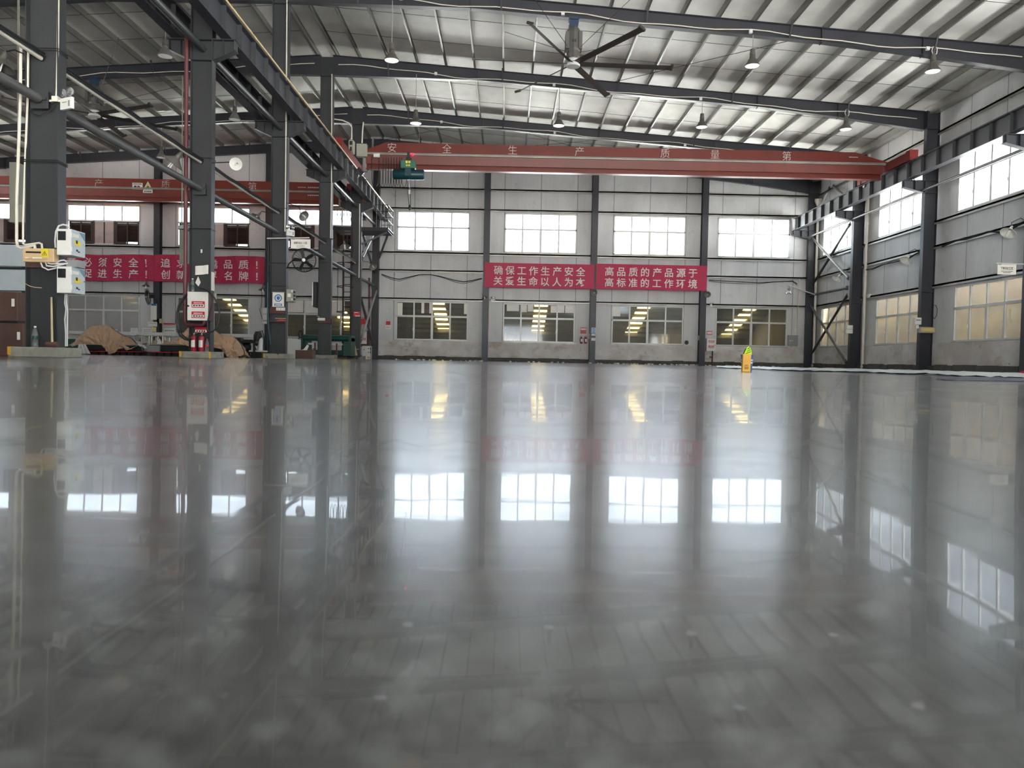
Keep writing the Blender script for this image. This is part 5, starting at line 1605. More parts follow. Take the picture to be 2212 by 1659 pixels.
# ------------------------------------------------------------------ wall lamps
def dish_lamp(c, ax, R, arm, label, tube=True, m_='shadegrey', grp='dish lamps'):
    """c = apex of the shade, ax = where the mouth points"""
    c, ax = V(c), V(ax).normalized()
    r = thing('dish_lamp', label, 'lamp', c, grp)
    k = R/.25
    m = MB(); m.lathe([(0, -.16*k), (.035*k, -.15*k), (.05*k, -.06*k), (.06*k, .0), (.14*k, .07*k), (.25*k, .16*k), (.245*k, .165*k), (.13*k, .085*k), (.05*k, .03*k)], c, ax, 22); build('shade', m, m_, r)
    if tube:
        x = ax.orthogonal().normalized(); y = ax.cross(x)
        m = MB()
        for i in range(3):
            d = (x*math.cos(i*2.1)+y*math.sin(i*2.1))*.028*k
            m.tube([c+ax*.03*k+d, c+ax*.27*k+d, c+ax*.285*k+d*.2, c+ax*.27*k-d*.3], .012*k, 6)
        build('bulb', m, 'dimglow', r)
    m = MB(); m.tube([c-ax*.15*k]+[V(p) for p in arm], .012, 6); build('arm', m, 'dark', r)
YW = D-.50
for px, py, w in ((1284, 632, 'on the wall post between the two flat banners'), (1529, 636, 'on the wall post at the end of the flat banners'), (1045.5, 640, 'on the wall post under the start of the flat banners')):
    c = W(px, py, Y=YW-.25)
    dish_lamp(c+V((0, .1, .03)), (-.15, -1, -.35) if px > 1100 else (.3, -.2, -1), .17 if px > 1100 else .16, [c+V((0, .2, .08)), (c.x, D-.40, c.z+.02)], 'small grey dish lamp '+w)
c = W(373, 352, Y=17.5); dish_lamp(c+V((.10, 0, .12)), (-.75, -.1, -1), .26, [c+V((.25, 0, .30)), c+V((.35, .05, .34)), (XC0, 17.6, c.z+.33)], 'grey cone lamp with bare tubes on the machine side of the hydrant column')
c = W(508, 357, Y=17.6); dish_lamp(c+V((0, .10, .06)), (.12, -1, -.32), .145, [c+V((-.06, .2, .12)), c+V((-.25, .15, .10)), (XC1, 17.75, c.z+.08)], 'white dish lamp with a tube on the aisle side of the hydrant column', m_='white')
c = W(654, 462, Y=23.6); dish_lamp(c+V((-.02, 0, -.02)), (.75, -.6, -.6), .17, [c+V((-.1, 0, .2)), (XC1, 23.75, c.z+.35)], 'dish lamp against the high window beside the wall fan column')
c = W(558, 465, Y=23.6); dish_lamp(c, (-.5, -.5, -.8), .17, [c+V((.1, 0, .12)), (XC0, 23.75, c.z+.1)], 'small dish lamp on the machine side of the wall fan column')
c = W(744, 527, Y=29.6); dish_lamp(c, (.2, -.35, -.9), .20, [c+V((-.1, .0, .22)), c+V((-.3, .0, .24)), (XC1, 29.7, c.z+.18)], 'grey dish lamp reaching out from the black screen column towards the ladder')
c = W(804, 573, Y=37.6); dish_lamp(c, (.45, -.6, -.5), .2, [c+V((-.2, 0, .16)), c+V((-.4, 0, .17)), (XC1, 36., c.z+.1)], 'dish lamp in front of the crossed braces by the ladder')
c = W(11, 128, Y=11.6); dish_lamp(c+V((-.03, 0, 0)), (-.2, -.2, -1), .20, [c+V((.04, 0, .12)), c+V((.14, 0, .14)), (XC0, 11.7, c.z+.12)], 'grey cone lamp on a curved arm of the fuse box column', m_='lampgrey')
c = W(315.5, 613, Y=D-.9); dish_lamp(c, (0, -.1, -1), .20, [c+V((0, 0, .2)), c+V((.1, .2, .22)), (POSTX[1], D-.42, c.z+.2)], 'grey dish lamp hanging under the wrinkled banner by the edge on fan')
c = W(568, 621, Y=D-.9); dish_lamp(c, (0, -.1, -1), .22, [c+V((0, 0, .2)), c+V((.1, .3, .15)), (POSTX[2], D-.42, c.z+.1)], 'grey dish lamp under the far end of the wrinkled banner')
for px, py, w in ((2180, 496, 'over the white cutting area sign'), (1959, 557, 'between the downpipe and the yellow box column'), (1810, 597, 'behind the tall crossed braces')):
    c = W(px, py, X=XR_-.45)
    dish_lamp(c+V((.03, 0, 0)), (-.55, -.25, -.75), .24, [c+V((.05, -.02, .22)), c+V((.12, -.35, .30)), c+V((.36, -.5, .12)), (XR_-.08, c.y-.55, c.z+.08)], 'white dish lamp on the side window wall '+w, m_='white')
XRc_ = 16.05
c = W(1704, 632, Y=39.2)
r = thing('bell_lamp', 'clear bell lamp on a pale rod in front of the corner column', 'lamp', c)
m = MB(); m.lathe([(.03, .12), (.07, .10), (.12, .02), (.21, -.06), (.2, -.06), (.1, .01)], c, n=20); build('shade', m, 'bottle', r)
m = MB(); m.lathe([(0, .22), (.06, .21), (.08, .12), (0, .11)], c, n=16); m.tube([c+V((0, 0, .2)), c+V((0, 0, .34))], .012, 6); build('cap', m, 'gbox', r)
m = MB(); m.lathe([(0, -.04), (.05, -.03), (.06, .03), (.03, .1)], c, n=12); build('bulb', m, 'dimglow', r)
q = W(1762, 637, X=XRc_)
m = MB(); m.tube([c+V((-.03, 0, .36)), q], .03, 8); build('rod', m, 'alu', r)

# ------------------------------------------------------------------ things on the far window wall
YF = D-.06
def F(px, py, dy=0): return W(px, py, Y=YF+dy)
for px, py, w, yw in ((1065, 649, 'above the low window at the start of the flat banners', .0), (1537, 660, 'beside the last wall post, turned aside', .5)):
    emergency(F(px, py, -.035), .75, 'small white twin emergency lamp '+w, yw, 'emergency lamps of the window wall')
def notice(px0, py0, px1, py1, dy, label, cols, name='notice'):
    a, b = F(px0, py0, dy), F(px1, py1, dy)
    y = a.y
    r = thing(name, label, 'sign', ((a.x+b.x)/2, y, b.z))
    m = MB(); m.box(a.x, b.x, y-.008, y, b.z, a.z); build('sheet', m, cols[0], r, smooth=False)
    h = a.z-b.z
    if len(cols) > 1:
        for i, (f0, f1, cm) in enumerate(cols[1]):
            m = MB(); m.box(a.x+.02, b.x-.02, y-.011, y-.008, a.z-h*f1, a.z-h*f0); build('print', m, cm, r, smooth=False)
    if len(cols) > 2:
        m = MB()
        for f, n in cols[2]: dashes(m, ((a.x+b.x)/2, y-.0125, a.z-h*f), V((1, 0, 0)), V((0, 0, 1)), (b.x-a.x)*.75, h*.09, n)
        build('print', m, cols[3], r, smooth=False)
    return r
notice(833, 693, 844, 711, .05, 'red over white fire notice beside the first low window of the main bay', ('paper', ((.03, .5, 'red'),), ((.72, 6), (.85, 6)), 'gbox'))
notice(1254, 707, 1266.5, 721, .05, 'red fire notice above the two small extinguishers', ('red', ((.18, .42, 'paper'),), ((.65, 6), (.8, 6)), 'maroon'))
notice(1278, 708, 1286.5, 720, -.36, 'blue and white ear protection sign on the post between the banners', ('white', ((.1, .58, 'blue'), (.66, .92, 'blue')), ((.34, 2),), 'white'))
notice(1278, 721.5, 1286, 725, -.36, 'narrow white socket strip under the ear protection sign', ('plastic', (), ((.5, 3),), 'gbox'))
notice(1277.5, 730, 1286.5, 736, -.36, 'white label low on the post between the banners', ('plastic', (), ((.5, 5),), 'dark'))
notice(1527, 715, 1538, 723, .05, 'small red notice above the hydrant box of the last wall post', ('red', ((.2, .8, 'paper'),), ((.5, 3),), 'red'))
for px, py, w in ((1256.5, 743, 'ridge side one of the pair on the wall ledge'), (1266, 743.5, 'one beside the post, of the pair on the wall ledge')):
    q = F(px, py, -.20); q.z = 1.045
    extinguisher(V((q.x, D-.10, 1.042)), .92, 'small red extinguisher, '+w, 'extinguishers on the wall ledge')
a, b = F(1527, 731.5, -.28), F(1545.5, 758.5, -.28)
hydrant(a, b, a.y, .24, 'white hydrant box with red stickers beside the last wall post', 'white', ((.14, .34), (.55, .76)), None)
r = thing('standpipe', 'thin dark red standpipe with a tap below the hydrant box', 'pipe', F(1539, 788, -.2))
q = F(1539, 758, -.2)
m = MB(); m.tube([(q.x, q.y, a.z-.6), (q.x, q.y, 0)], .035, 10); build('pipe', m, 'maroon', r)
m = MB(); m.tube([(q.x, q.y, .45), (q.x-.14, q.y, .45)], .022, 8); m.tube([(q.x-.12, q.y, .38), (q.x-.12, q.y, .53)], .014, 8); build('tap', m, 'dark', r)
for px, py, w in ((1053.5, 722, 'beside the post at the start of the flat banners'), (1273.5, 726.5, 'beside the post with the ear protection sign'), (1511, 730, 'beside the last wall post, near the round hole')):
    q = F(px, py, -.1)
    r = thing('switch_box', 'cream switch box '+w, 'switch box', q, 'switch boxes of the window wall')
    m = MB(); m.box(q.x-.07, q.x+.06, q.y-.05, q.y+.1, q.z-.13, q.z+.13); build('body', m, 'pvc', r, smooth=False, bevel=.006)
    m = MB(); m.box(q.x-.03, q.x+.02, q.y-.07, q.y-.05, q.z-.06, q.z+.04); build('toggle', m, 'gbox', r, smooth=False)
    m = MB(); m.tube([(q.x+.03, q.y+.02, q.z+.13), (q.x+.05, q.y+.02, q.z+1.2), (q.x+.06, q.y+.02, 4.6 if px < 1100 else 3.3)], .014, 6); build('conduit', m, 'pvc', r)
m = MB(); q = F(1483, 740, .07); m.lathe([(0, .0), (.105, .0), (.115, -.02), (.12, .0)], q, (0, -1, 0), 22); solo('duct_opening', m, 'black', 'round black duct opening between the low window and the last wall post', 'duct')
a, b = F(1703, 724, -.05), F(1722.5, 747.5, -.05)
r = thing('electrical_cabinet', 'grey electrical cabinet hanging in the corner beside the corner column', 'electrical cabinet', ((a.x+b.x)/2, a.y, b.z))
m = MB(); m.box(a.x, b.x, a.y-.06, D+.02, b.z, a.z); build('body', m, 'gbox', r, smooth=False, bevel=.006)
m = MB(); m.box(a.x+.06, a.x+.14, a.y-.064, a.y-.06, (a.z+b.z)/2-.03, (a.z+b.z)/2+.02); m.box(a.x+.18, a.x+.22, a.y-.064, a.y-.06, (a.z+b.z)/2-.03, (a.z+b.z)/2+.02); build('label', m, 'paper', r, smooth=False)
m = MB(); q = a+V((.1, -.04, -.03)); m.tube([(a.x+.04, q.y, b.z), (a.x+.06, q.y-.02, b.z-.12), (b.x-.04, q.y-.02, b.z-.10), (b.x-.03, q.y, b.z)], .014, 6); m.tube([(b.x-.05, q.y, a.z), (b.x-.04, q.y, a.z+.8), (b.x-.02, q.y, 4.7)], .022, 8); build('cable', m, 'pvc', r)
m = MB(); q = F(1718, 713, .06); m.box(q.x-.10, q.x+.06, q.y-.05, q.y+.03, q.z-.10, q.z+.09); solo('switch_plate', m, 'plastic', 'white switch plate above the grey corner cabinet', 'switch', smooth=False)
# cable slung along the middle girt
for pts, w in (([(824, 592), (845, 600), (862, 603.5), (885, 598), (905, 593.5), (930, 593), (955, 598), (980, 605), (1000, 609), (1020, 606), (1041, 601)], 'across the wall above the first low window'), ([(1531, 605), (1560, 607), (1600, 609), (1640, 611), (1668, 609), (1690, 608), (1712, 607), (1722, 613)], 'across the wall above the last low window')):
    r = thing('slung_cable', 'black cable slung in loose waves '+w, 'cable', F(*pts[5], dy=-.12))
    m = MB(); m.tube([F(x, y, -.055) for x, y in pts], .022, 6); build('cable', m, 'black', r)
    m = MB(); m.tube([F(x, y+2+2*math.sin(i), -.045) for i, (x, y) in enumerate(pts)], .012, 5); build('cable', m, 'dark', r)
for seg_, w in (([(2212, 478), (2190, 490), (2160, 503), (2135, 500), (2110, 508), (2085, 517), (2060, 520), (2035, 532)], 'from the cutting sign to the yellow box'), ([(1985, 544), (1958, 560), (1930, 567), (1905, 572), (1885, 580), (1868, 584)], 'from the yellow box to the downpipe')):
    r = thing('slung_cable', 'black cables slung on the side window wall '+w, 'cable', W(*seg_[3], X=XR_-.14))
    m = MB(); m.tube([W(x, y, X=XR_-.14) for x, y in seg_], .022, 6); build('cable', m, 'black', r)
    m = MB(); m.tube([W(x, y+4*math.sin(i*2.2), X=XR_-.12) for i, (x, y) in enumerate(seg_)], .014, 6); build('cable', m, 'dark', r)

# machine bay end of the wall
notice(326, 656, 338.5, 691, -.36, 'tall white box sign with a blue top on the wall post with the caged fan', ('paper', ((.0, .12, 'blue'),), (), 'gbox'), 'box_sign')
notice(319.5, 695, 339.5, 706, -.36, 'small cream notice under the tall box sign', ('paper', (), ((.3, 5),), 'dark'))
notice(328.5, 707, 337.5, 719.5, -.36, 'white notice with a yellow warning triangle on the wall post', ('paper', ((.15, .6, 'warn'), (.75, .9, 'gbox')), (), 'dark'))
notice(307.5, 708, 328, 722.5, .03, 'white notice board with small print beside the wall post', ('paper', (), ((.25, 8), (.5, 8), (.75, 8)), 'gbox'))
notice(352.5, 698, 379.5, 721.5, .0, 'red edged safety board with a yellow warning triangle behind the hose', ('paper', ((.0, .14, 'red'), (.95, 1, 'red'), (.22, .28, 'gbox'), (.38, .42, 'gbox')), ((.70, 5),), 'blue'), 'safety_board')
notice(566.5, 664.5, 578, 700, -.36, 'tall plastic document holder on the wall post beside the wall fan column', ('lblue', ((.03, .36, 'paper'), (.42, .97, 'paper')), ((.8, 3),), 'gbox'), 'document_holder')
notice(282, 708, 298, 718, .02, 'white sheet with a red corner taped on the low window behind the covered machine', ('paper', ((.0, .12, 'lblue'),), ((.3, 5), (.5, 5), (.7, 4)), 'gbox'))
notice(241, 711, 254, 719, .02, 'pale blue sheet taped on the low window behind the covered machine', ('lblue', (), ((.5, 3),), 'plastic'))
m = MB(); q = F(341, 694, -.36); m.box(q.x-.1, q.x+.2, q.y, q.y+.14, q.z-.10, q.z+.14); solo('brass_switch', m, 'fuse', 'brass coloured switch box on the wall post with the caged fan', 'switch box', smooth=False)
m = MB(); q = F(568.5, 658, -.2); a = W(566, 640, Y=D-.7); m.tube([a+V((-.02, 0, .35)), a, a+V((-.04, 0, -.6)), W(561, 668, Y=D-.7), W(567, 690, Y=D-.43)], .012, 6); solo('lamp_cable', m, 'black', 'black cable hanging from the dish lamp under the banner end', 'cable')
m = MB(); a, b = W(145, 722.5, Y=D-.2), W(325, 734, Y=D-.2); m.box(a.x, W(560, 730, Y=D-.2).x, D-.45, D-.08, 1.02, 1.19); solo('window_ledge', m, 'plastic', 'white ledge under the low windows of the machine bay', 'ledge', smooth=False)
# stand-ins for blue-lit back wall panels, the blue light put into their colour
m = MB(); a, b = W(-60, 527, Y=20), W(55, 577, Y=20); m.box(a.x, b.x, 20, 20.12, b.z+.02, a.z); solo('blue_lit_panel', m, 'lblue', 'upper blue-lit wall panel stand-in behind the ochre fuse box', 'board', smooth=False)
m = MB(); a, b = W(-60, 579, Y=20), W(55, 628, Y=20); m.box(a.x, b.x, 20, 20.12, b.z, a.z); solo('blue_lit_panel', m, 'lblue', 'lower blue-lit wall panel stand-in behind the ochre fuse box', 'board', smooth=False)
m = MB(); a = W(-60, 578, Y=20); m.box(a.x-.02, W(56, 578, Y=20).x, 19.97, 20.2, a.z-.03, a.z+.03); m.box(-17.0, -16.9, 20.02, 20.2, 0, W(0, 527, Y=20).z); m.box(W(40, 600, Y=20).x, W(43, 600, Y=20).x, 20.13, 20.25, 0, W(0, 527, Y=20).z); solo('board_rack', m, 'dark', 'dark steel rack holding the two blue-lit wall panel stand-ins', 'rack', smooth=False)
m = MB(); a, b = W(20, 350, Y=22), W(37, 480, Y=22)
m.box(a.x, b.x, 22, 22.5, b.z+.5, a.z); m.box(a.x, b.x+.3, 22.0, 22.5, b.z, b.z+.5); m.box(a.x+.1, a.x+.13, 22.2, 22.23, a.z, sheet_z(a.x)); m.box(b.x-.1, b.x-.07, 22.2, 22.23, a.z, sheet_z(b.x)); solo('ventilation_duct', m, 'ibox', 'dull grey ventilation duct in the machine bay behind the cream conduits', 'duct', smooth=False)
m = MB(); a, b = W(388, 497, Y=30), W(401, 568, Y=30); m.box(a.x, b.x, 30, 30.4, b.z, a.z); m.box(a.x+.02, a.x+.05, 30.1, 30.13, a.z, sheet_z(a.x)); solo('ventilation_duct', m, 'ibox', 'dull grey ventilation duct end hanging beside the fire pipe', 'duct', smooth=False)
m = MB(); a = W(387, 494, Y=30); m.lathe([(.0, 0), (.24, 0), (.20, .14), (.05, .2), (0, .2)], a+V((.12, .2, .0)), n=16); m.tube([a+V((.12, .2, .2)), (a.x+.12, 30.2, rafter_z(a.x)+.2)], .015, 6); solo('duct_hood', m, 'alu', 'pale metal hood over the duct end beside the fire pipe', 'hood')

# ------------------------------------------------------------------ side window wall: braces, downpipes, boxes
XRc = 16.05
def Rr(px, py, X=XRc): return W(px, py, X=X)
xbrace(Rr(1748, 507), Rr(1832, 600), 'pale upper brace tube of the corner bay, sloping down from the corner column', 'galv')
xbrace(Rr(1836, 485, XRc+.15), Rr(1743, 636, XRc+.15), 'dark upper brace tube of the corner bay, sloping down to the corner column', 'steel')
xbrace(Rr(1743, 647), Rr(1828, 783), 'grey lower brace tube of the corner bay, sloping down from the corner column')
xbrace(Rr(1829, 640, XRc+.15), Rr(1740, 786, XRc+.15), 'dark lower brace tube of the corner bay, sloping down to the corner column', 'steel')
xbrace(Rr(1741, 640), Rr(1830, 622), 'level brace tube of the corner bay between the crossings')
xbrace(Rr(1800, 403, XR_-.02), Rr(1834, 431), 'short pale brace tube high in the corner bay beside the crane truck', 'galv')
xbrace(Rr(1791, 408, XR_-.03), Rr(1768, 455, XR_-.03), 'white brace strip high in the corner bay', 'white', .04)
for px, top_, w, bot in ((1757, 380, 'in the corner behind the crossed braces', 779), (1863, 340, 'beside the crossed brace column', 785)):
    b = W(px, bot, X=XR_-.14); 
    r = thing('downpipe', 'cream rainwater downpipe '+w, 'downpipe', b)
    m = MB(); z0 = b.z
    zt = sheet_z(XR_)-.35 if px > 1800 else 8.6
    m.tube([(b.x, b.y, zt), (b.x, b.y, .65), (b.x, b.y, .35), (b.x-.03, b.y-.05, .18), (b.x-.1, b.y-.18, .06)], .065, 12); build('pipe', m, 'pvc', r)
    for z in (2.0, 4.3, 6.6):
        m = MB(); m.lathe([(.064, -.07), (.075, -.06), (.075, .06), (.064, .07)], (b.x, b.y, z), n=14); build('collar', m, 'pvc', r)
m = MB(); c = W(1757, 372, X=XR_-.2); m.lathe([(.065, -.3), (.15, -.1), (.19, .0), (.19, .12), (0, .12)], (W(1757, 779, X=XR_-.14).x, W(1757, 779, X=XR_-.14).y, 8.75), n=14); solo('rain_hopper', m, 'pvc', 'cream rain hopper on top of the corner downpipe', 'hopper')
YR = 29.44
def Q(px, py, dy=0): return W(px, py, Y=YR+dy)
a, b = Q(1985, 706, -.1), Q(2020, 719.5, -.1)
r = thing('distribution_box', 'yellow faced distribution box on the side wall column', 'distribution box', ((a.x+b.x)/2, YR, b.z))
m = MB(); m.box(a.x, b.x, YR-.10, YR+.01, b.z, a.z); build('body', m, 'ibox', r, smooth=False, bevel=.01)
m = MB(); m.box(a.x+.08, b.x-.03, YR-.115, YR-.10, b.z+.05, a.z-.03); build('lid', m, 'fuse', r, smooth=False)
m = MB(); m.box(a.x+.18, b.x-.15, YR-.118, YR-.115, (a.z+b.z)/2-.02, (a.z+b.z)/2+.03); build('label', m, 'warn', r, smooth=False)
a, b = Q(1977, 686, -.12), Q(1990, 701, -.12)
r = thing('meter_box', 'white box with a grey label above the yellow distribution box', 'meter box', ((a.x+b.x)/2, YR, b.z))
m = MB(); m.box(a.x, b.x, YR-.13, YR+.05, b.z, a.z); build('body', m, 'white', r, smooth=False, bevel=.008)
m = MB(); m.box(a.x+.03, b.x-.03, YR-.133, YR-.13, a.z-.12, a.z-.07); build('label', m, 'gbox', r, smooth=False)
m = MB(); q = Q(1982, 706, -.12); m.box(q.x-.05, q.x+.05, YR-.12, YR, q.z-.06, q.z+.07); solo('socket_box', m, 'white', 'small white socket box touching the yellow distribution box', 'socket', smooth=False)
for px, py, w in ((1832, 707, 'upper white switch box on the crossed brace column'), (1831.5, 716, 'lower white switch box on the crossed brace column')):
    m = MB(); q = W(px, py, Y=35.44); m.box(q.x-.09, 15.9, 35.34, 35.46, q.z-.09, q.z+.09); solo('switch_box', m, 'white', w, 'switch box', smooth=False)
m = MB(); q = W(1875, 640, X=XR_-.1); m.box(q.x-.04, q.x+.06, q.y-.22, q.y+.05, q.z-.08, q.z+.08); solo('camera_box', m, 'white', 'small white box on the girt beside the downpipe', 'box', smooth=False)
m = MB(); q = W(2021, 665, X=16.34); m.tube([V((16.3, 29.5, q.z+.12)), q+V((0, 0, .1)), q+V((0, -.12, -.05)), q+V((0, -.1, -.3)), q+V((0, .05, -.42)), q+V((0, .12, -.36))], .01, 6); solo('loose_cable', m, 'black', 'loose black cable loop beside the yellow box column', 'cable')

# ------------------------------------------------------------------ machines behind the column line
def covered(name, cols, yc, depth, label, cat, seed):
    """kraft paper draped over a machine: cols = [(px, top py, hem py)] measured on its front"""
    rnd = random.Random(seed)
    n = len(cols)
    dense = []
    for i in range(n-1):
        for k in range(2):
            u = k/2
            dense.append([cols[i][j]*(1-u)+cols[i+1][j]*u for j in range(3)])
    dense.append(list(cols[-1]))
    nv = 7
    ph = [rnd.uniform(0, 6) for _ in range(6)]
    def side(sg):
        def P(i, j):
            px, t, hm = dense[i]
            tp = W(px, t, Y=yc-depth*.5); bt = W(px, hm, Y=yc-depth*.5)
            u = j/nv
            bulge = math.sin(min(1, u*1.35)*math.pi/2)
            y = yc+sg*depth*.5*(.10+.90*bulge)
            y += .03*math.sin(i*.35+j*.5+ph[0])+.02*math.sin(i*.8-j*.5+ph[1])+.02*math.sin(i*.23+ph[2])*math.sin(j*.9)
            z = tp.z+(bt.z-tp.z)*(u**.9)+.012*math.sin(i*.6+ph[3])*(.3+u)
            x = tp.x+.012*math.sin(j*.8+i*.3)
            jj = .045 if 0 < j else .015
            return V((x+rnd.uniform(-jj, jj)*.6, y+sg*rnd.uniform(-jj, jj), max(.012, z+rnd.uniform(-jj, jj)*.4)))
        return P
    m = MB()
    m.grid(side(-1), len(dense)-1, nv)
    m.grid(side(1), len(dense)-1, nv)
    return solo(name, m, 'kraft', label, cat, smooth=False)
c1 = [(148, 744, 746), (158, 727, 747), (165, 716, 746), (174, 706, 745), (185, 702, 744.5), (199, 701, 744), (212, 701.5, 744), (221, 704, 745), (227, 709, 754), (233, 714, 763), (239, 718, 765), (247, 722, 761), (254, 726, 754), (260, 727.5, 752), (268, 731, 756), (275, 739, 757), (284, 744, 754), (297, 739, 746)]
covered('kraft_paper_cover', c1, 27.0, 1.1, 'kraft paper draped over the machine behind the first plinth', 'paper cover', 3)
c2 = [(371, 738, 739.5), (379, 724, 742), (386, 713, 744), (391, 707, 744.5), (400, 705.5, 745), (415, 705, 746), (440, 706, 747), (463, 722, 751), (478, 723, 754), (487, 724.5, 764), (493, 726, 770), (500, 733, 771), (507, 742, 771), (511, 752, 771), (514, 766, 772)]
covered('kraft_paper_cover', c2, 24.6, 1.1, 'kraft paper draped over the machine behind the hydrant column', 'paper cover', 5)
c3 = [(316, 738, 748), (325, 735, 751), (335, 736, 753), (348, 735, 752), (360, 738, 749), (375, 741, 750), (385, 744, 751), (392, 746, 750)]
covered('kraft_paper_sheet', c3, 25.6, .6, 'crumpled kraft paper lying between the two covered machines', 'paper', 9)
def beam_machine(x0, x1, y, d, zb, zt, label, nfeet):
    r = thing('machine_bed', label, 'machine', ((x0+x1)/2, y, 0))
    m = MB(); m.box(x0, x1, y-d/2, y+d/2, zb, zt); build('bed', m, 'dark', r, smooth=False, bevel=.01)
    m = MB(); m.box(x0, x1, y-d/2-.02, y-d/2+.05, zt, zt+.035); m.box(x0, x1, y+d/2-.05, y+d/2+.02, zt, zt+.035); build('slide_rail', m, 'galv', r, smooth=False)
    for i in range(nfeet):
        x = x0+.12+(x1-x0-.24)*i/(nfeet-1)
        m = MB(); m.box(x-.09, x+.09, y-d/2+.02, y+d/2-.02, 0, zb); build('foot', m, 'black', r, smooth=False)
    m = MB(); m.box(x0+.1, x1-.1, y-.1, y+.1, .05, .09); m.tube([(x0, y-d/2-.03, zb-.05), (x1, y-d/2-.03, zb-.03)], .015, 6); build('red_rail', m, 'red', r, smooth=False)
    return r
a = W(186, 760, Y=26.6); b = W(322, 760, Y=26.6)
r = beam_machine(a.x, b.x, 26.9, .8, .16, .34, 'dark machine bed under the first kraft paper cover', 9)
m = MB(); q = W(318, 752, Y=26.45); m.box(q.x-.10, q.x+.06, 26.42, 26.5, .16, .30); build('control_plate', m, 'gbox', r, smooth=False)
a = W(330, 760, Y=25.0); b = W(486, 760, Y=25.0)
r = beam_machine(a.x, b.x, 25.1, .7, .17, .36, 'dark machine bed with white rails behind the hydrant column', 10)
m = MB(); m.box(a.x-.05, a.x+.36, 24.68, 24.76, .14, .34); m.box(a.x-.02, a.x+.33, 24.67, 24.68, .26, .30); build('grey_panel', m, 'gbox', r, smooth=False)
def trestle(px0, px1, pt, pb, y, label):
    r = thing('steel_trestle', label, 'trestle', W((px0+px1)/2, pb, Y=y), 'steel trestles')
    a, b = W(px0, pt, Y=y), W(px1, pt, Y=y); zb = W(px0, pb, Y=y).z
    for dy in (0, .5):
        m = MB(); m.tube([(a.x+.05, y+dy, zb), (a.x+.05, y+dy, a.z), (b.x-.05, y+dy, a.z), (b.x-.05, y+dy, zb)], .03, 8); build('leg_frame', m, 'galv', r)
    m = MB(); m.tube([(a.x-.1, y-.05, a.z), (a.x-.1+.03, y+.55, a.z)], .03, 8); m.tube([(b.x, y-.05, a.z), (b.x, y+.55, a.z)], .03, 8); build('cross_bar', m, 'galv', r)
trestle(319, 331, 725.5, 752, 25.4, 'grey tube trestle standing in crumpled kraft paper, beside the wall post')
trestle(338, 355, 725.5, 752, 25.4, 'grey tube trestle standing in crumpled kraft paper, beside the black hose')
m = MB(); q = W(298, 726, Y=26.4); m.tube([q+V((-.12, 0, 0)), q+V((0, 0, .03)), q+V((.12, 0, .02)), q+V((.12, 0, -.35))], .025, 8); m.lathe([(0, -.1), (.09, -.1), (.09, .1), (0, .1)], q+V((0, .05, -.08)), (0, 1, 0), 14); m.tube([q+V((.12, 0, -.3)), q+V((.12, .1, -.5))], .03, 6); solo('hand_crank', m, 'galv', 'grey hand crank at the end of the first covered machine', 'crank')
m = MB(); q = W(344, 740, Y=25.2); m.poly([q+V((-.10, 0, -.08)), q+V((.10, 0, -.08)), q+V((.01, 0, .14))], (0, .02, 0)); solo('paper_cone', m, 'paper', 'small white folded paper on the trestles', 'paper', smooth=False)
m = MB(); a, b = W(298, 742, Y=25.9), W(326, 752, Y=25.9); m.grid(lambda i, j: V((a.x+(b.x-a.x)*i/8, 25.8+.5*j/4-.02*i, b.z+.12-.02*i+.02*math.sin(i*1.9+j))), 8, 4, (0, 0, -.01)); solo('plastic_sheet', m, 'plastic', 'crumpled white plastic sheet between covered machine and trestles', 'plastic sheet')
m = MB(); a, b = W(168, 744, Y=26.3), W(196, 765, Y=26.3); m.grid(lambda i, j: V((a.x+(b.x-a.x)*(i/8)*(.5+.5*j/5)+.05*(5-j)/5, 26.25-.03*math.sin(i*2.1), b.z+(a.z-b.z)*(1-j/5)+.01)), 8, 5, (0, .01, 0)); solo('plastic_sheet', m, 'plastic', 'white plastic hanging below the hem of the first kraft cover', 'plastic sheet')
m = MB(); a, b = W(140, 732, Y=30), W(172, 749, Y=30); m.box(a.x, b.x, 30, 30.5, 0, a.z); solo('green_crate', m, 'green', 'teal green crate behind the first kraft paper cover', 'crate', smooth=False)
for i, (px, w) in enumerate(((205, 'first'), (238, 'second'), (258, 'third'), (273, 'fourth'), (283, 'fifth'), (302, 'sixth'), (318, 'seventh'))):
    m = MB(); a = W(px-5-(i % 3)*2, 759.5, Y=28.6); b = W(px+5+(i % 2)*3, 765, Y=28.6); m.box(a.x, b.x, 28.6, 28.9, .03, .17); solo('storage_box', m, 'plastic', 'small white box under the covered machine, %s from the first plinth' % w, 'box', group='white boxes under the machine', smooth=False)
# workbench with black tools
r = thing('workbench', 'black steel workbench behind the hydrant column', 'workbench', W(535, 768, Y=25.5))
a, b = W(507, 736, Y=25.2), W(552, 741, Y=25.2)
m = MB(); m.box(a.x, b.x, 25.2, 26.0, a.z-.06, a.z); build('bench_top', m, 'dark', r, smooth=False)
for x in (a.x+.15, b.x-.45, b.x-.06):
    for y in (25.25, 25.95):
        m = MB(); m.box(x-.03, x+.03, y-.03, y+.03, 0, a.z-.06); build('leg', m, 'black', r, smooth=False)
m = MB(); m.box(a.x+.1, b.x-.1, 25.25, 25.95, .16, .19); build('lower_shelf', m, 'dark', r, smooth=False)
m = MB(); q = V((W(515, 734, Y=25.5).x, 25.5, a.z)); m.box(q.x-.14, q.x+.14, 25.3, 25.6, q.z, q.z+.10); m.box(q.x+.2, q.x+.5, 25.35, 25.5, q.z, q.z+.05); solo('bench_vise', m, 'black', 'black vise on the steel workbench', 'vise', smooth=False, bevel=.01)
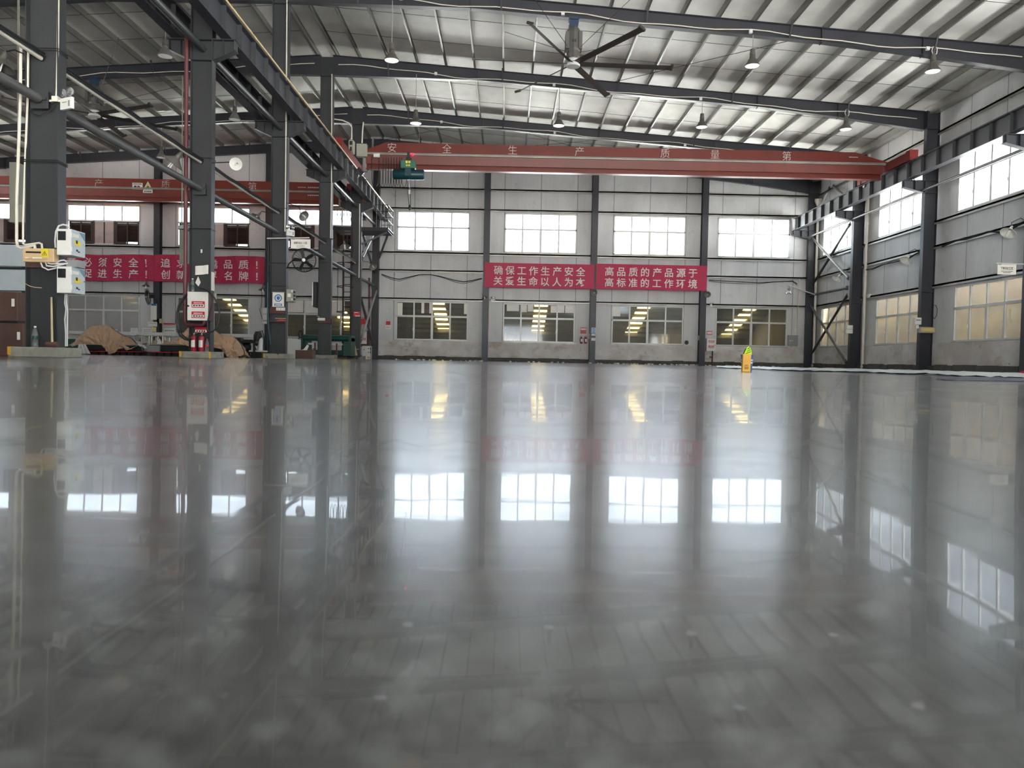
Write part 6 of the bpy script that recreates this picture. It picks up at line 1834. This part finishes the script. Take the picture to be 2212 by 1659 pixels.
m = MB(); q = W(530, 752, Y=25.5); m.lathe([(0, -.2), (.12, -.18), (.17, 0), (.13, .15), (0, .2)], (q.x, 25.5, .35), (1, 0, .2), 12); solo('tool_bag', m, 'black', 'black bag on the lower shelf of the workbench', 'bag')
r = thing('welding_feeder', 'black and white welding feeder on a low cart beside the workbench', 'welder', W(556, 768, Y=25.6))
m = MB(); q = W(556, 735, Y=25.6); m.lathe([(0, .30), (.10, .28), (.14, .15), (.12, 0), (.10, -.15), (0, -.2)], q, (0.1, 0, 1), 12); build('head', m, 'black', r)
m = MB(); m.lathe([(0, 0), (.09, 0), (.09, .42), (.04, .5), (0, .5)], (q.x+.10, 25.6, .18), n=14); build('cylinder', m, 'white', r)
m = MB(); a, b = W(540, 760, Y=25.4), W(568, 762, Y=25.4); m.box(a.x, b.x, 25.3, 25.9, .20, .25); build('cart_deck', m, 'pvc', r, smooth=False)
for x in (a.x+.1, b.x-.1, (a.x+b.x)/2):
    m = MB(); m.box(x-.06, x+.06, 25.35, 25.85, 0, .2); build('cart_leg', m, 'black', r, smooth=False)
m = MB(); m.tube([q+V((.05, 0, .28)), q+V((.16, 0, .32)), q+V((.22, 0, .1)), q+V((.2, 0, -.3)), q+V((.15, 0, -.6))], .018, 6); m.tube([q+V((-.08, 0, .2)), q+V((-.12, 0, -.1)), q+V((-.03, 0, -.35))], .018, 6); build('cable', m, 'black', r)
m = MB(); a, b = W(495, 733, Y=D-.6), W(568, 760, Y=D-.6); m.box(a.x, b.x, D-1.0, D-.2, .1, .98); solo('white_cabinet', m, 'plastic', 'low white cabinet along the window wall behind the workbench', 'cabinet', smooth=False)
m = MB(); a, b = W(617, 732, Y=33), W(642, 770, Y=33); m.box(a.x, b.x, 33, 33.6, 0, a.z); solo('white_cabinet', m, 'white', 'white cabinet standing beside the green machine', 'cabinet', smooth=False, bevel=.01)
m = MB(); a, b = W(782, 747, Y=D-1.0), W(799, 776, Y=D-1.0); m.box(a.x, b.x, D-1.0, D-.4, 0, a.z); solo('white_cabinet', m, 'plastic', 'pale box under the hydrant cabinet by the ladder', 'cabinet', smooth=False)
# green plate roller
r = thing('green_machine', 'long dark green machine behind the black screen column', 'machine', W(700, 772, Y=34.5))
a, b = W(652, 726, Y=34.2), W(760, 740, Y=34.2)
x0, x1 = a.x, b.x
m = MB(); m.box(x0+.1, x1, 34.1, 34.9, .78, 1.05); m.lathe([(0, 0), (.13, 0), (.13, x1-x0-.2), (0, x1-x0-.2)], (x0+.1, 34.05, .9), (1, 0, 0), 16); build('top_beam', m, 'green', r)
m = MB(); m.box(x0-.1, x0+.25, 34.0, 35.0, .12, .85); build('end_frame', m, 'green', r, smooth=False, bevel=.02)
m = MB(); m.box(x1-.35, x1, 34.0, 35.0, .12, .95); build('end_frame', m, 'green', r, smooth=False, bevel=.02)
m = MB(); m.box(x0+.25, x1-.35, 34.2, 34.9, .15, .38); build('base', m, 'green', r, smooth=False)
m = MB(); m.box(x0+.3, x1-.4, 34.1, 34.3, .60, .68); build('roller', m, 'alu', r, smooth=False)
r = thing('cable_coil', 'coil of dark cable hung on a post at the end of the green machine', 'cable coil', W(650, 768, Y=33.8))
c = W(650, 722, Y=33.8)
m = MB()
for k in range(4): m.tube([c+V(((.07+.012*k)*math.cos(t*math.pi/9), -.02*k, (.13+.012*k)*math.sin(t*math.pi/9))) for t in range(18)], .018, 6, closed=True)
m.tube([c+V((-.05, 0, -.1)), c+V((-.16, 0, -.3)), c+V((-.18, 0, -.6)), c+V((-.26, 0, -.88))], .022, 6); build('cable', m, 'dark', r)
m = MB(); m.tube([(c.x+.05, 33.85, 0), (c.x+.03, 33.85, c.z+.1)], .03, 8); build('post', m, 'dark', r)
r = thing('red_stand', 'rust red pipe stand beside the plinth of the black screen column', 'stand', W(727, 776, Y=31.0))
q = W(727, 776, Y=31.0)
m = MB(); m.bar((q.x, 31, 0), (q.x, 31, W(727, 742, Y=31).z), .06, .06); build('post', m, 'rust', r, smooth=False)
m = MB(); m.bar((q.x, 31, .25), (q.x-.14, 31, .12), .04, .04); m.bar((q.x-.15, 31, .0), (q.x-.15, 31, .16), .04, .04); m.bar((q.x+.02, 31, .05), (q.x+.3, 31, .03), .05, .05); build('strut', m, 'rust', r, smooth=False)
r = thing('red_stand', 'rust red pipe stand at the near end of the green machine', 'stand', W(682, 768, Y=32.5))
q = W(680, 768, Y=32.5)
m = MB(); m.bar((q.x, 32.5, 0), (q.x, 32.5, W(680, 740, Y=32.5).z), .05, .05); build('post', m, 'rust', r, smooth=False)
m = MB(); m.bar((q.x, 32.5, .25), (q.x+.15, 32.5, .06), .04, .04); m.bar((q.x-.1, 32.5, .4), (q.x+.05, 32.5, .4), .04, .04); build('strut', m, 'rust', r, smooth=False)
# brown box on the floor with papers
a, b = W(638, 757.5, Y=27.2), W(675, 774, Y=27.2)
r = thing('brown_box', 'open brown wooden box of white papers beside the black screen column plinth', 'box', ((a.x+b.x)/2, 27.2, 0))
m = MB(); z1 = .30
m.box(a.x, b.x, 27.2, 27.22, 0, z1); m.box(a.x, b.x, 27.6, 27.62, 0, z1); m.box(a.x, a.x+.02, 27.22, 27.6, 0, z1); m.box(b.x-.02, b.x, 27.22, 27.6, 0, z1); m.box(a.x+.02, b.x-.02, 27.22, 27.6, 0, .02); build('box_body', m, 'ply', r, smooth=False)
m = MB()
for i, (dx, w, an) in enumerate(((.08, .16, .3), (.19, .12, .9), (.25, .10, 1.2))):
    p = V((a.x+dx, 27.35+.05*i, z1-.02)); d = V((math.cos(an), 0, math.sin(an)))
    m.poly([p, p+d*.24, p+d*.24+V((.08*math.sin(an), 0, -.04)), p+V((.09, 0, 0))], (0, .01, 0))
solo('waste_paper', m, 'paper', 'white papers sticking out of the open brown box', 'paper', smooth=False)
m = MB(); a = W(695+54, 722, Y=35); m.tube([(XC1-.02, 35.62, .45), (XC1-.45, 35.62, .45)], .02, 6); m.poly([(XC1-.30, 35.5, .12), (XC1-.06, 35.5, .12), (XC1-.16, 35.5, .62)], (0, .02, 0)); solo('wood_offcut', m, 'wood', 'pale wooden offcut leaning against the ladder column', 'offcut', smooth=False)

# ------------------------------------------------------------------ on the polished floor
# foil backed film lying along the side wall
r = thing('foil_film', 'long silver foil film with a navy underside lying on the floor by the side wall', 'film', (9, 10, 0))
edge = [(1548, 795), (1580, 797), (1604, 797), (1640, 798.5), (1680, 801), (1720, 802), (1760, 803), (1800, 803.5), (1850, 805), (1900, 807), (1950, 809.5), (2000, 808.5), (2035, 812), (2080, 815), (2140, 817), (2180, 818), (2230, 821), (2300, 826), (2420, 836)]
rnd = random.Random(4)
de = []
for (a, b) in zip(edge, edge[1:]):
    for k in range(4):
        u = k/4
        de.append((a[0]+(b[0]-a[0])*u, a[1]+(b[1]-a[1])*u+rnd.uniform(-.12, .12)))
front = [W(x, y, Z=0) for x, y in de]
NF = len(front)-1
def foil(i, j):
    p = front[i]
    u = j/10
    k = 1+u*(9.5 if i < NF*.6 else 9.5-5*(i/NF-.6)/.4)/p.y
    x, y = p.x*k, p.y*k
    z = .010+.012*abs(math.sin(i*.9+j*1.3))+.016*rnd.random()*(1 if j else .5)+(.012 if 0 < j < 10 else 0)
    return V((min(x, XR_-.35-.02*j), min(y, D-.5), z))
m = MB(); m.grid(foil, NF, 10, (0, 0, -.004)); build('foil_face', m, 'foil', r)
m = MB()
m.grid(lambda i, j: front[i]+V((-.03+.06*j, .0, .003+.014*j*(.6+.4*math.sin(i*1.7)))), NF, 1, (.01, .01, 0)); build('navy_edge', m, 'navy', r)
fl = [W(2022, 820.5, Z=0), W(2060, 822.5, Z=0), W(2100, 823.5, Z=0), W(2150, 824, Z=0), W(2230, 825, Z=0)]
m = MB(); m.grid(lambda i, j: fl[i]+V((.25*j/4, .35*j/4, .006+.020*math.sin(math.pi*j/4)+.012*(j/4)*(i > 0)*(i < 4))), 4, 4, (0, 0, -.003)); build('folded_flap', m, 'navy', r)
q = W(2213, 811, Z=0)
m = MB(); m.box(q.x-.035, q.x+.15, q.y-.06, q.y+.06, .03, .075); m.box(q.x-.03, q.x+.14, q.y-.05, q.y+.05, 0.02, .03); solo('red_tool', m, 'red', 'small red tool lying on the foil film by the side wall', 'tool', smooth=False, bevel=.006)
# pail with a glove and the yellow carton
q = W(1612, 803, Z=0)
k = 26*q.y/CF
pl_ = V((q.x+.26*k, q.y+k*.75, 0))
r = thing('blue_pail', 'small blue pail with a white stripe standing on the polished floor', 'pail', pl_)
H = k*1.42
m = MB(); m.lathe([(0, .002), (k*.42, .002), (k*.50, H), (k*.53, H), (k*.53, H-.012), (k*.505, H-.014)], pl_, n=28); m.lathe([(k*.49, H), (k*.42, .01), (0, .01)], pl_, n=28); build('body', m, 'bkt', r)
m = MB(); m.lathe([(k*.463, H*.48), (k*.482, H*.73), (k*.486, H*.73), (k*.466, H*.48)], pl_, n=28); build('white_stripe', m, 'white', r)
m = MB(); m.lathe([(k*.473, H*.58), (k*.478, H*.64), (k*.490, H*.64), (k*.484, H*.58)], pl_, n=28); build('label_strip', m, 'bkt', r)
m = MB(); m.tube([pl_+V((k*.54*math.cos(t), -k*.1*math.sin(t), H*.93-.22*k*math.sin(t))) for t in [math.pi*i/12 for i in range(13)]], .003, 6); build('handle', m, 'chrome', r)
r = thing('work_glove', 'neon yellow glove with black bands sticking up out of the blue pail', 'glove', pl_+V((0, 0, H*.8)))
c = pl_+V((k*.02, 0, H*.9))
def glv(u):     # outline radius along the height
    return k*(.36-.12*u-.20*u**3)
m = MB(); n = 18
prof = [(glv(i/10) if i < 10 else .004, i/10) for i in range(11)]
hh = k*.86
vs_ = []; fs_ = []; 
for i, (rr, u) in enumerate(prof):
    for j in range(n):
        a = 2*math.pi*j/n
        vs_.append(c+V((rr*math.cos(a)*1.02+k*.10*u, rr*.55*math.sin(a)+.01*math.sin(3*a), hh*u)))
for i in range(10):
    for j in range(n):
        l = (j+1) % n
        fs_.append((i*n+j, i*n+l, (i+1)*n+l, (i+1)*n+j))
m.add(vs_, fs_); build('glove_body', m, 'neon', r)
m = MB()
for u0 in (.52, .72, .93):
    pts = []
    for j in range(24):
        a = 2*math.pi*j/24
        u = u0-.16*(1-math.cos(a))*.5
        rr = glv(u)*1.04
        pts.append(c+V((rr*math.cos(a)*1.02+k*.10*u, rr*.58*math.sin(a), hh*(u-.10*(1-(math.cos(a)+1)/2)*1.2))))
    m.tube(pts, k*.028, 6, closed=True)
for t in range(3):
    m.tube([c+V((-glv(.05+.16*t+.1*i)*1.05+k*.1*(.05+.16*t+.1*i), -.004, hh*(.05+.16*t+.1*i))) for i in range(5)], k*.05, 6)
build('black_band', m, 'black', r)
kb = 17*q.y/CF
bx = V((q.x+.01*k, q.y, 0))
r = thing('yellow_carton', 'tall yellow cardboard carton standing in front of the blue pail', 'carton', bx)
m = MB(); hb = 38.5*q.y/CF; m.box(bx.x-kb*.52, bx.x+kb*.50, bx.y, bx.y+kb*.5, .001, hb)
for v in m.v: v.x += .035*v.z*1.0
build('carton_body', m, 'pack', r, smooth=False, bevel=.002)
m = MB(); m.box(bx.x-kb*.02, bx.x+kb*.49, bx.y-.0006, bx.y, hb*.55, hb*.985)
m2 = MB()
dashes(m2, (bx.x, bx.y-.001, hb*.365), V((1, 0, 0)), V((0, 0, 1)), kb*.45, kb*.10, 6)
for i in range(5): dashes(m2, (bx.x+kb*.02*(i % 2), bx.y-.001, hb*(.29-.033*i)), V((1, 0, 0)), V((0, 0, 1)), kb*(.58-.06*(i % 3)), kb*.05, 9)
build('brown_print', m2, 'ply', r, smooth=False)
# rubble along the foot of the far wall
rnd = random.Random(11)
chips = MB()
for i in range(110):
    x = rnd.choice((-4.5, -1.8, 2.2, 5.6, 7.4, 9.5, 12))+rnd.gauss(0, 1.0); s_ = rnd.uniform(.02, .07)
    y = D-.22-rnd.uniform(0, .45)
    c = V((x, y, s_*.3))
    a = rnd.uniform(0, 3)
    chips.obox(c, V((math.cos(a), math.sin(a), .1))*s_*rnd.uniform(.6, 1.6), V((-math.sin(a), math.cos(a), 0))*s_*.6, V((0, 0, 1))*s_*.35)
tag(build('plaster_rubble', chips, 'paper', None, (4, D-.4, 0), smooth=False), 'pale plaster crumbs scattered along the foot of the far window wall', 'rubble', None, 'stuff')
